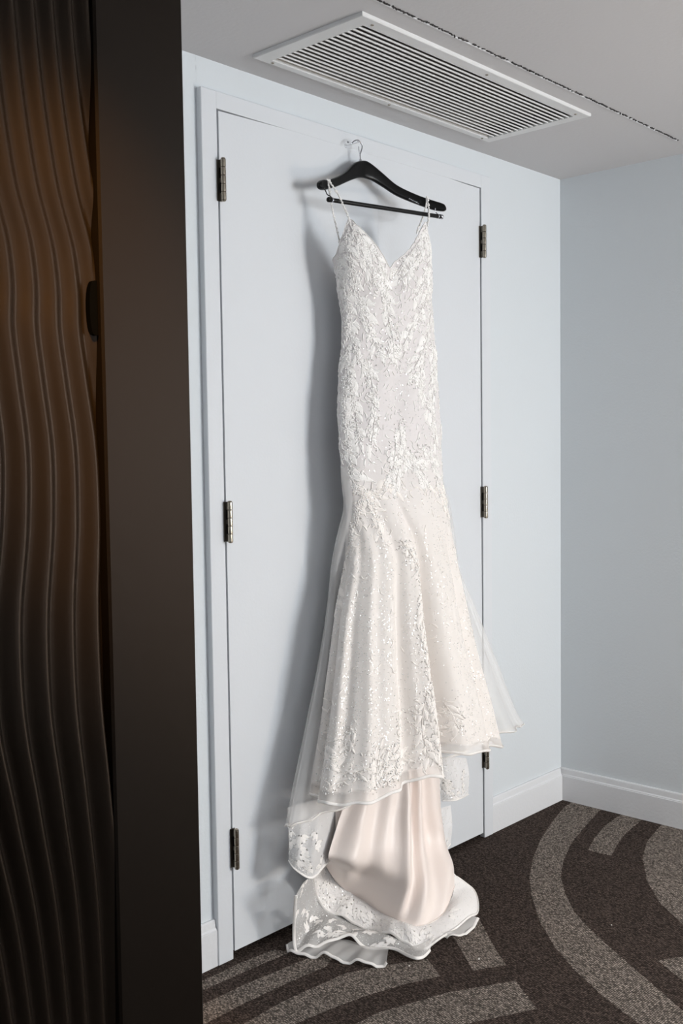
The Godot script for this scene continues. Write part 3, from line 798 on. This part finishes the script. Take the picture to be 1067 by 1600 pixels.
# long soft folds hanging down the train
func creased(rows: Array) -> Array:
	var prof := [[0.0, 0.0], [0.12, 0.012], [0.24, -0.012], [0.36, 0.004], [0.45, 0.016], [0.53, 0.028], [0.60, -0.020], [0.67, 0.014], [0.76, -0.022], [0.86, 0.014], [1.0, 0.0]]
	var n := rows.size()
	for i in n:
		var t := float(i) / (n - 1)
		var m: int = rows[i].size()
		for j in m:
			var u := float(j) / (m - 1)
			var k := look(prof, clampf(u - 0.06 * sin(t * 3.0), 0.0, 1.0)) * 1.35 * (0.3 * (1.0 - t) + 0.95 * pow(sin(PI * pow(t, 1.3)), 0.8))
			k += 0.010 * bell(t, 0.62 + 0.2 * u, 0.07) * bell(u, 0.25, 0.25) - 0.008 * bell(t, 0.76 + 0.12 * u, 0.05) * bell(u, 0.3, 0.3)
			rows[i][j] += Vector3(-0.5, 0.1, 0.85) * k
	return rows

func hem_tube(pts: Array, r := 0.0034) -> ArrayMesh:
	var st := begin()
	tube(st, pts, r, 8, 0.4)
	return st.commit()

# a pointed leaf laid on the cloth, with a raised midrib: length l, half width w, heading ang from straight up
func leaf_on(st: SurfaceTool, deg: float, y: float, ang: float, l: float, wd: float, lift: float, curve: float) -> void:
	var hw := look(BODY_HALF, y)
	var hd := look(DEPTH, y)
	var a := deg_to_rad(deg)
	var per_deg := Vector2(hw * sin(a), hd * cos(a)).length() * PI / 180.0   # metres per degree here
	per_deg = maxf(per_deg, 0.0012)
	# no leaf crosses the neckline
	for q in [0.6, 1.0]:
		var tip: float = ang + curve * q
		if y + cos(tip) * l * q + wd * 0.3 > look(NECK, fposmod(deg - sin(tip) * l * q / per_deg, 360.0)): return
	var rows := []
	var n := 6
	for i in n + 1:
		var t := float(i) / n
		var half: float = wd * pow(sin(PI * clampf(pow(t, 0.8), 0.0, 1.0)), 0.85)
		var bend := ang + curve * t
		var along := l * t
		var line := []
		for k in [-1.0, -0.5, 0.0, 0.5, 1.0]:
			var dx: float = sin(bend) * along + cos(bend) * half * k
			var dy: float = cos(bend) * along - sin(bend) * half * k
			# dx to the right of the gown as it faces the room
			var up: float = 0.0002 + (lift + 0.0005 * (1.0 - absf(absf(k) * 2.0 - 1.0)) + 0.0008 * t * (1.0 - t) * 2.0) * (1.0 - k * k)
			line.append(gown_at(0, deg - dx / per_deg, y + dy, up))
		rows.append(line)
	sheet(st, rows)

func gown() -> void:
	var lace := cloth(Color(0.975, 0.954, 0.936), 1.0, 0.25)
	lace.vertex_color_use_as_albedo = true
	lace.transparency = BaseMaterial3D.TRANSPARENCY_ALPHA
	var sheer := cloth(Color(0.96, 0.955, 0.95), 0.36, 0.35)
	var veil2 := cloth(Color(0.98, 0.97, 0.96), 0.5, 0.35)
	var tulle := cloth(Color(0.985, 0.97, 0.96), 0.9, 0.3)
	var net := cloth(Color(0.98, 0.97, 0.965), 0.72, 0.35)
	var satin := cloth(Color(0.953, 0.905, 0.878), 1.0, 0.15, 0.42)
	satin.metallic_specular = 0.5
	var trim := cloth(Color(0.985, 0.97, 0.955), 0.95, 0.2)
	var leafm := cloth(Color(0.965, 0.955, 0.945), 1.0, 0.25, 0.6)
	var leaf_low := cloth(Color(0.972, 0.95, 0.93), 1.0, 0.25, 0.6)
	var bead := paint(Color(0.97, 0.96, 0.95), 0.28, 0.9, 0.0)
	bead.cull_mode = BaseMaterial3D.CULL_DISABLED
	var glint := paint(Color(1, 0.995, 0.985), 0.27, 1.0, 0.22)
	var mirror := paint(Color(1, 0.995, 0.985), 0.22, 0.6, 0.8)
	mirror.cull_mode = BaseMaterial3D.CULL_DISABLED
	glint.cull_mode = BaseMaterial3D.CULL_DISABLED
	var g := thing("wedding_dress", "ivory lace mermaid wedding dress with thin straps and long tulle train on the hanger", "dress", FOOT)

	# lace layer from neckline to front hem; it grows sheerer down the skirt
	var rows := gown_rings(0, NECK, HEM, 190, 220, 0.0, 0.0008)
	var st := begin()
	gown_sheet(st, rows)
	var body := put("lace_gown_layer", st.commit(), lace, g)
	body.position = -FOOT
	var hem_line: Array = rows[190].duplicate()
	hem_line.append(hem_line[0])
	put("hem_band", hem_tube(hem_line, 0.0042), trim, body)
	var top_line: Array = rows[0].duplicate()
	top_line.append(top_line[0])
	put("neckline_edge", hem_tube(top_line, 0.0022), leafm, body)
	# lining inside the skirt
	var in_top := [[0, 1.79], [360, 1.79]]
	var cut := []
	for k in NECK: cut.append([k[0], k[1] - 0.008])
	var in_hem := []
	for k in HEM: in_hem.append([k[0], k[1] + 0.026])
	in_top = cut
	st = begin()
	sheet(st, gown_rings(0, in_top, in_hem, 120, 160, -0.007), true)
	put("satin_lining", st.commit(), satin, g).position = -FOOT
	# sheer outer skirt from the thigh down
	st = begin()
	var vtop := [[0, 1.25], [360, 1.25]]
	var vrows := gown_rings(1, vtop, VEIL_HEM, 110, 220, 0.0)
	sheet(st, vrows, true)
	var veil := put("sheer_overskirt", st.commit(), sheer, g)
	veil.position = -FOOT
	var vl: Array = vrows[110].duplicate()
	vl.append(vl[0])
	put("hem_band", hem_tube(vl, 0.0038), trim, veil)

	# satin train lining falling to the floor, then the tulle ruffles spread round its end
	train_part("satin_train", creased(drape(SATIN, 10, 10, 0.004, 3.1, 0.6)), satin, satin, g, 0.0026)
	train_part("tulle_ruffle", ruffle(RUFFLE_TOP, 0.020, 4.0, 0.0), tulle, trim, g, 0.0040, 1.6)
	train_part("tulle_ruffle", ruffle(RUFFLE_MID, 0.016, 3.0, 1.0), veil2, trim, g, 0.0040, 1.0)
	train_part("tulle_ruffle", ruffle(RUFFLE_LOW, 0.010, 3.0, 2.0), veil2, trim, g, 0.0040)
	train_part("tulle_ruffle", ruffle(RUFFLE_SIDE, 0.008, 1.0, 0.0), veil2, trim, g, 0.0040)
	train_part("tulle_flap", drape(LOBE, 6, 8, 0.006, 1.6, 0.4), net, trim, g, 0.0040, 0.7)
	train_part("satin_fold", drape(LOBE_FOLD, 5, 6, 0.004, 1.0, 0.0), satin, satin, g, 0.002)
	train_part("tulle_flap", drape(TAIL, 6, 8, 0.006, 1.3, 1.0), net, trim, g, 0.0040, 0.7)
	train_part("tulle_flap", drape(TAIL_LOW, 6, 8, 0.004, 1.0, 0.0), net, trim, g, 0.003, 0.4)
	train_part("satin_fold", drape(TAIL_FOLD, 5, 6, 0.006, 1.0, 0.5), satin, satin, g, 0.002)

	# beaded straps over the hanger's shoulders
	for s in [STRAP_A, STRAP_B, STRAP_C, STRAP_D]:
		var pts := smooth(s[0], 8)
		st = begin()
		tube(st, pts, 0.0019, 8, 0.6)
		var o := put("shoulder_strap", st.commit(), leafm, g)
		o.position = -FOOT
		var where: Array[Transform3D] = []
		for i in pts.size() * 2:
			var p: Vector3 = pts[mini(i / 2, pts.size() - 1)]
			where.append(Transform3D(Basis().scaled(Vector3.ONE * rng.randf_range(0.7, 1.2)), p + Vector3(rng.randf_range(-1, 1), rng.randf_range(-1, 1), rng.randf_range(0, 1.2)) * 0.0022))
		scatter("strap_beads", ball(0.0021), where, bead, o)

	# lace leaves along the sprays, largest ones as pieces of their own; small sprigs joined
	var upper := begin()
	var lower := begin()
	var leaves := 0
	var beads: Array[Transform3D] = []
	for spray in SPRAYS:
		var line := []
		for i in range(0, spray.size(), 2): line.append(Vector2(spray[i], spray[i + 1] * 0.01))
		var path := smooth(line, 12)
		var run := 0.0
		var next := 0.004
		var side := 1.0
		var sprigs := upper if path[0].y > 1.2 else lower
		# stem
		var stem := []
		for q in path: stem.append(gown_at(0, q.x, q.y, 0.0015))
		tube(sprigs, stem, 0.0014, 6, 0.7)
		for i in path.size() - 1:
			var a: Vector2 = path[i]; var b: Vector2 = path[i + 1]
			var pa := gown_at(0, a.x, a.y); var pb := gown_at(0, b.x, b.y)
			var seg := pa.distance_to(pb)
			run += seg
			if run >= next:
				next = run + rng.randf_range(0.011, 0.017)
				var fr := gown_dir(0, b.x, b.y)
				var t: Vector3 = pb - pa
				var heading := atan2(t.dot(fr[1]), t.dot(fr[2]))
				side = -side
				var ln := rng.randf_range(0.026, 0.05) * (1.0 if b.y > 1.0 else 0.85)
				var an := heading + side * rng.randf_range(0.45, 1.0)
				if leaves < 290:
					leaves += 1
					var one := begin()
					leaf_on(one, b.x, b.y, an, ln, ln * (rng.randf_range(0.16, 0.24) if b.y > 1.0 else rng.randf_range(0.11, 0.17)), 0.0010, -side * rng.randf_range(0.1, 0.6))
					var cut_leaf: ArrayMesh = one.commit()
					if cut_leaf.get_surface_count() == 0: continue
					put("lace_leaf", cut_leaf, leafm if b.y > 1.2 else leaf_low, body)
				else:
					leaf_on(sprigs, b.x, b.y, an, ln, ln * 0.2, 0.0022, -side * 0.4)
				# curled leaflets and beads between
				for k in 3:
					leaf_on(sprigs, b.x + rng.randf_range(-4, 4), b.y + rng.randf_range(-0.014, 0.014), heading + rng.randf_range(-1.6, 1.6), rng.randf_range(0.010, 0.020), rng.randf_range(0.0016, 0.0034), 0.0018, rng.randf_range(-1.2, 1.2))
				for k in 9:
					var dg: float = b.x + rng.randf_range(-6, 6)
					var yy: float = b.y + rng.randf_range(-0.02, 0.02)
					if yy > look(NECK, fposmod(dg, 360.0)) - 0.003: continue
					beads.append(Transform3D(Basis().scaled(Vector3.ONE * rng.randf_range(0.6, 1.25)), gown_at(0, dg, yy, 0.0018)))
	# a fine all-over scatter of small lace leaflets on the bodice and hips
	for k in 2600:
		var dg := rng.randf_range(5, 205)
		var yy := rng.randf_range(0.43, 1.86)
		if yy > look(NECK, dg) - 0.012: continue
		var keep := 1.0 if yy > 1.5 else (0.62 if yy > 1.15 else 0.10)
		if rng.randf() > keep: continue
		leaf_on(upper if yy > 1.2 else lower, dg, yy, rng.randf_range(-0.9, 0.9) + (PI if rng.randf() < 0.6 else 0.0), rng.randf_range(0.010, 0.022), rng.randf_range(0.0015, 0.0032), 0.0012, rng.randf_range(-1.3, 1.3))
	put("embroidery", upper.commit(), leafm, body).set_meta("kind", "stuff")
	put("skirt_embroidery", lower.commit(), leaf_low, body).set_meta("kind", "stuff")
	scatter("pearl_beads", ball(0.0019), beads, bead, body)
	# sequins: tiny tilted mirrors, thickest down the fold crests and towards the hem
	var seq: Array[Transform3D] = []
	var dull: Array[Transform3D] = []
	var cl := FastNoiseLite.new(); cl.seed = 4; cl.frequency = 0.9
	for k in 40000:
		var dg := rng.randf_range(0, 215)
		var yy := rng.randf_range(0.415, 1.88)
		if yy > look(NECK, dg) - 0.006 or yy < look(HEM, dg) + 0.022: continue
		var w := 0.30 if yy > 1.2 else lerpf(0.45, 1.0, smoothstep(1.2, 0.6, yy))
		w *= clampf(0.45 + 1.3 * cl.get_noise_2d(dg * 0.16, yy * 3.0) + 18.0 * look(FOLDS, dg) * smoothstep(1.2, 0.8, yy), 0.06, 1.0)
		if rng.randf() > w: continue
		var fr := gown_dir(0, dg, yy)
		var n: Vector3 = (fr[3] + Vector3(rng.randfn(0, 0.15), rng.randfn(0, 0.15), rng.randfn(0, 0.15))).normalized()
		var x := n.cross(Vector3(0.3, 1, 0.2)).normalized()
		var tr := Transform3D(Basis(x, n, x.cross(n)).scaled(Vector3.ONE * rng.randf_range(0.7, 1.25)), fr[0] + fr[3] * 0.0014)
		if rng.randf() < (0.6 if yy < 1.2 else 0.3): seq.append(tr)
		else: dull.append(tr)
	scatter("sequins", disc(0.0010), seq, mirror, body)
	scatter("white_sequins", disc(0.0013), dull, glint, body)

func gown_sheet(st: SurfaceTool, rows: Array) -> void:
	var nr := rows.size() - 1
	var nc: int = rows[0].size()
	var nrm := []
	for i in nr + 1:
		var line := []
		for j in nc:
			var du: Vector3 = rows[i][(j + 1) % nc] - rows[i][(j - 1 + nc) % nc]
			var dv: Vector3 = rows[mini(i + 1, nr)][j] - rows[maxi(i - 1, 0)][j]
			line.append(dv.cross(du).normalized())
		nrm.append(line)
	for i in nr:
		for j in nc:
			var j2 := (j + 1) % nc
			for q in [[i, j], [i, j2], [i + 1, j2], [i, j], [i + 1, j2], [i + 1, j]]:
				var p: Vector3 = rows[q[0]][q[1]]
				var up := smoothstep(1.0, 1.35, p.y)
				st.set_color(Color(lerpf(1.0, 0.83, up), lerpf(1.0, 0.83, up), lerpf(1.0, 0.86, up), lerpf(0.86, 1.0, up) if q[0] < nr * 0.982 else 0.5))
				st.set_normal(nrm[q[0]][q[1]])
				st.add_vertex(p)

# tulle spread from an inner line to a fluted outer hem
func ruffle(g: Array, rise: float, waves: float, ph: float) -> Array:
	var a := smooth(g[0], 8)
	var b := smooth(g[1], 8)
	var out := []
	for i in 15:
		var t := i / 14.0
		var line := []
		for j in a.size():
			var u := float(j) / (a.size() - 1)
			var p: Vector3 = a[j].lerp(b[j], t)
			var h := sin(PI * t) * rise * (0.55 + 0.45 * sin(u * TAU * waves + ph))
			var k := 0.007 * t * sin(u * TAU * waves * 1.1 + ph * 2.0) + 0.003 * t * sin(u * TAU * waves * 2.3 + ph)
			p.y = maxf(p.y + h + k, 0.003)
			line.append(p)
		out.append(line)
	return out

func train_part(called: String, rows: Array, mat: Material, edge: Material, g: Node3D, r: float, sparkle := 0.0) -> void:
	var st := begin()
	sheet(st, rows)
	var o := put(called, st.commit(), mat, g)
	o.position = -FOOT
	put("hem_band", hem_tube(rows[rows.size() - 1], r), edge, o)
	if sparkle <= 0.0: return
	# glitter and fine lace threads worked into the net
	var m := paint(Color(1, 0.995, 0.985), 0.25, 1.0, 0.15)
	m.cull_mode = BaseMaterial3D.CULL_DISABLED
	var seq: Array[Transform3D] = []
	var nr := rows.size() - 1
	var nc: int = rows[0].size() - 1
	for k in int(1500 * sparkle):
		var i := rng.randi_range(0, nr - 1)
		var j := rng.randi_range(0, nc - 1)
		if rng.randf() < float(j) / nc * 0.8: continue
		var a: Vector3 = rows[i][j]; var b: Vector3 = rows[i + 1][j]; var d: Vector3 = rows[i][j + 1]
		var n := (b - a).cross(d - a).normalized()
		if n.dot(Vector3(-0.3, 0.5, 0.8)) < 0.0: n = -n
		n = (n + Vector3(rng.randfn(0, 0.3), rng.randfn(0, 0.3), rng.randfn(0, 0.3))).normalized()
		var x := n.cross(Vector3(0.3, 1, 0.2)).normalized()
		seq.append(Transform3D(Basis(x, n, x.cross(n)), a + (b - a) * rng.randf() + (d - a) * rng.randf() + n * 0.0015))
	scatter("sequins", disc(0.0012), seq, m, o)
	var lv := begin()
	for k in int(34 * sparkle):
		var ti := rng.randf_range(0.25, 0.92) * nr
		var tj := pow(rng.randf(), 1.4) * 0.8 * nc
		var an := rng.randf_range(-1.2, 1.2)
		for q in 3: petal(lv, rows, ti, tj, an + (q - 1) * 0.7, rng.randf_range(0.014, 0.03))
	put("lace_leaflets", lv.commit(), edge, o).set_meta("kind", "stuff")

# a small pointed petal lying on a cloth sheet given by its rows
func petal(st: SurfaceTool, rows: Array, ti: float, tj: float, ang: float, l: float) -> void:
	var nr := rows.size() - 1
	var nc: int = rows[0].size() - 1
	var i := clampi(int(ti), 0, nr - 1)
	var j := clampi(int(tj), 0, nc - 1)
	var si: float = maxf(rows[i][j].distance_to(rows[i + 1][j]), 0.001)
	var sj: float = maxf(rows[i][j].distance_to(rows[i][j + 1]), 0.001)
	var grid := []
	for a in 6:
		var t := a / 5.0
		var half := l * 0.2 * sin(PI * pow(t, 0.8))
		var line := []
		for b in [-1.0, 0.0, 1.0]:
			var u: float = (sin(ang) * l * t + cos(ang) * half * b) / sj + tj
			var v: float = (cos(ang) * l * t - sin(ang) * half * b) / si + ti
			v = clampf(v, 0.0, nr - 0.001); u = clampf(u, 0.0, nc - 0.001)
			var iv := int(v); var ju := int(u)
			var p0: Vector3 = rows[iv][ju].lerp(rows[iv + 1][ju], v - iv)
			var p1: Vector3 = rows[iv][ju + 1].lerp(rows[iv + 1][ju + 1], v - iv)
			line.append(p0.lerp(p1, u - ju) + Vector3(-0.0004, 0.0006, 0.0008) * (1.6 if b == 0.0 else 0.9))
		grid.append(line)
	sheet(st, grid)

func ball(r: float) -> ArrayMesh:
	var s := SphereMesh.new()
	s.radius = r; s.height = r * 2; s.radial_segments = 8; s.rings = 4
	var st := SurfaceTool.new()
	st.create_from(s, 0)
	return st.commit()

func disc(r: float) -> ArrayMesh:
	var st := begin()
	for k in 6:
		for a in [-1, k, k + 1]:
			st.set_normal(Vector3.UP)
			st.add_vertex(Vector3.ZERO if a < 0 else Vector3(cos(TAU * a / 6.0) * r, 0, sin(TAU * a / 6.0) * r))
	return st.commit()

func scatter(called: String, m: Mesh, where: Array[Transform3D], mat: Material, parent: Node3D) -> void:
	var mm := MultiMesh.new()
	mm.transform_format = MultiMesh.TRANSFORM_3D
	mm.mesh = m
	mm.instance_count = where.size()
	for i in where.size(): mm.set_instance_transform(i, where[i])
	var o := MultiMeshInstance3D.new()
	o.name = called
	o.multimesh = mm
	o.material_override = mat
	o.set_meta("kind", "stuff")
	parent.add_child(o, true)

func hanger() -> void:
	var base: Vector3 = (HANGER[0][8] + HANGER[1][8]) * 0.5
	var h := thing("coat_hanger", "black wooden clothes hanger with curved shoulders and trouser bar, holding the wedding dress", "hanger", base)
	# wooden yoke: rounded sections along the arm
	var tops := smooth(HANGER[0], 5)
	var bots := smooth(HANGER[1], 5)
	var rows := []
	var n: int = tops.size()
	for i in n:
		var a: Vector3 = tops[i]; var b: Vector3 = bots[i]
		var t: Vector3 = (tops[mini(i + 1, n - 1)] + bots[mini(i + 1, n - 1)] - tops[maxi(i - 1, 0)] - bots[maxi(i - 1, 0)]).normalized()
		var up := (a - b)
		var out := Vector3(-t.z, 0, t.x).normalized()
		var hh := up.length() * 0.5
		var th := minf(0.0075, hh * 0.9 + 0.001)
		var c := (a + b) * 0.5
		var ring := []
		for k in 20:
			var an := TAU * k / 20
			var sx := signf(cos(an)) * pow(absf(cos(an)), 0.55)
			var sy := signf(sin(an)) * pow(absf(sin(an)), 0.55)
			ring.append(c + out * sx * th + up.normalized() * sy * hh - base)
		rows.append(ring)
	var e0 := []; var e1 := []
	for k in 20:
		e0.append((tops[0] + bots[0]) * 0.5 - base)
		e1.append((tops[n - 1] + bots[n - 1]) * 0.5 - base)
	rows.push_front(e0); rows.push_back(e1)
	var st := begin()
	sheet(st, rows, true)
	put("yoke", st.commit(), mats.black, h)
	var hk := put("hook", tube_mesh(smooth(HOOK, 6), 0.0019, 10), mats.chrome, h)
	hk.position = -base
	put("hook_stem", tube_mesh(smooth(HOOK_STEM, 4), 0.0011, 8), mats.chrome, h).position = -base
	var fe := begin()
	tube(fe, [HOOK[0] - Vector3(0, 0.004, 0), HOOK[0] + Vector3(0, 0.005, 0), HOOK[0] + Vector3(0, 0.0065, 0)], [0.0042, 0.0042, 0.0026], 12)
	put("ferrule", fe.commit(), mats.chrome, h).position = -base
	var d: Vector3 = (BAR[1] - BAR[0]).normalized()
	put("trouser_bar", tube_mesh([BAR[0], BAR[1]], 0.0058, 16), mats.bar, h).position = -base
	for k in 2:
		var e: Vector3 = BAR[k]
		var s := -1.0 if k == 0 else 1.0
		var cap := begin()
		tube(cap, [e - d * s * 0.004, e + d * s * 0.004, e + d * s * 0.0062, e + d * s * 0.007], [0.0066, 0.0066, 0.005, 0.002], 16)
		put("bar_cap", cap.commit(), mats.black if k == 0 else mats.chrome, h).position = -base
		var rg := begin()
		var at: Vector3 = e - d * s * (0.009 if k == 0 else 0.012)
		tube(rg, [at - d * 0.002, at + d * 0.002], 0.0068, 16)
		put("bar_ring", rg.commit(), mats.chrome, h).position = -base
		put("bar_wire", tube_mesh(smooth(BAR_WIRES[k], 5), 0.0014, 8), mats.bar if k == 0 else mats.chrome, h).position = -base
	put("silver_mark", tube_mesh(smooth(SCRIPT_MARK, 3), 0.0006, 5), mats.chrome, h).position = -base

func bits() -> void:
	# the peg the hanger's hook hangs on, and a pin head beside it
	var at: Vector3 = PEG[0]
	var peg := thing("wall_peg", "small clear peg holding the hanger's hook above the closet doors", "peg", Vector3(at.x, at.y, 0.0))
	var clear := paint(Color(0.95, 0.97, 1.0, 0.22), 0.1, 0.5)
	clear.transparency = BaseMaterial3D.TRANSPARENCY_ALPHA
	var st := begin()
	tube(st, [Vector3(0, -0.0025, 0.0), Vector3(0, -0.0025, 0.044), Vector3(0, -0.0015, 0.0465)], [0.0016, 0.0016, 0.0028], 10)
	put("peg_shaft", st.commit(), clear, peg)
	st = begin()
	tube(st, [Vector3(0, -0.0025, 0.0), Vector3(0, -0.0025, 0.002), Vector3(0, -0.0025, 0.003)], [0.006, 0.006, 0.004], 14)
	put("peg_base", st.commit(), clear, peg)
	var nail := begin()
	tube(nail, [Vector3(0, 0, -0.002), Vector3(0, 0, 0.002), Vector3(0, 0, 0.003)], [0.0026, 0.0026, 0.0012], 10)
	var no := put("nail_head", nail.commit(), paint(Color(0.45, 0.46, 0.48), 0.5))
	no.position = Vector3(0.471, 2.147, 0.0)
	tag(no, "tiny grey nail head on the closet's top casing beside the hanger hook", "nail")
	# lint on the carpet
	var spots := [[0.4085, 0.471, 0.008, 0.0035, "white scrap of thread on the dark carpet in front of the train"], [0.264, 0.361, 0.005, 0.004, "small white crumb on the carpet just below the train's hem"], [0.80, 0.63, 0.003, 0.003, "tiny pale speck on the dark carpet between the train and the curved band"]]
	for s in spots:
		var l := begin()
		box(l, Vector3(0, 0.0012, 0), Vector3(s[2], 0.0024, s[3]), 0.0006, Basis(Vector3.UP, 0.5))
		var o := put("lint", l.commit(), paint(Color(0.9, 0.88, 0.85), 0.8))
		o.position = Vector3(s[0], 0.0, s[1])
		tag(o, s[4], "lint")

	# unseen globe lamp, out of view, placed to warm the train and lower walls
	var gl := thing("unseen_globe_lamp", "unseen white globe lamp on a dark round base, placed to warm the train and lower walls", "lamp", Vector3(1.0, 0, 2.5))
	var lb := begin()
	tube(lb, [Vector3(0, 0, 0), Vector3(0, 0.02, 0), Vector3(0, 0.03, 0)], [0.13, 0.13, 0.11], 28)
	put("base", lb.commit(), mats.black, gl)
	put("stem", tube_mesh([Vector3(0, 0.03, 0), Vector3(0, 0.5, 0)], 0.012, 12), mats.black, gl)
	var globe := paint(Color(0.95, 0.92, 0.86), 0.6)
	globe.emission_enabled = true; globe.emission = Color(1.0, 0.92, 0.83); globe.emission_energy_multiplier = 2.0
	put("globe", ball(0.12), globe, gl).position = Vector3(0, 0.62, 0)

	var dl := thing("unseen_downlight", "unseen small round amber downlight in the ceiling, placed to light the wave panel", "downlight", Vector3(-1.48, CEIL, 1.72))  # fitting out of view, its place chosen to warm the wave panel
	var ring := begin()
	tube(ring, [Vector3(0, -0.004, 0), Vector3(0, 0.0005, 0)], [0.045, 0.048], 28)
	put("bezel", ring.commit(), mats.vent, dl)
	var amber := paint(Color(0.95, 0.9, 0.8), 0.6)
	amber.emission_enabled = true; amber.emission = Color(1.0, 0.74, 0.36); amber.emission_energy_multiplier = 3.0
	var lens := begin()
	tube(lens, [Vector3(0, -0.006, 0), Vector3(0, -0.0042, 0)], [0.032, 0.034], 24)
	put("lens", lens.commit(), amber, dl)
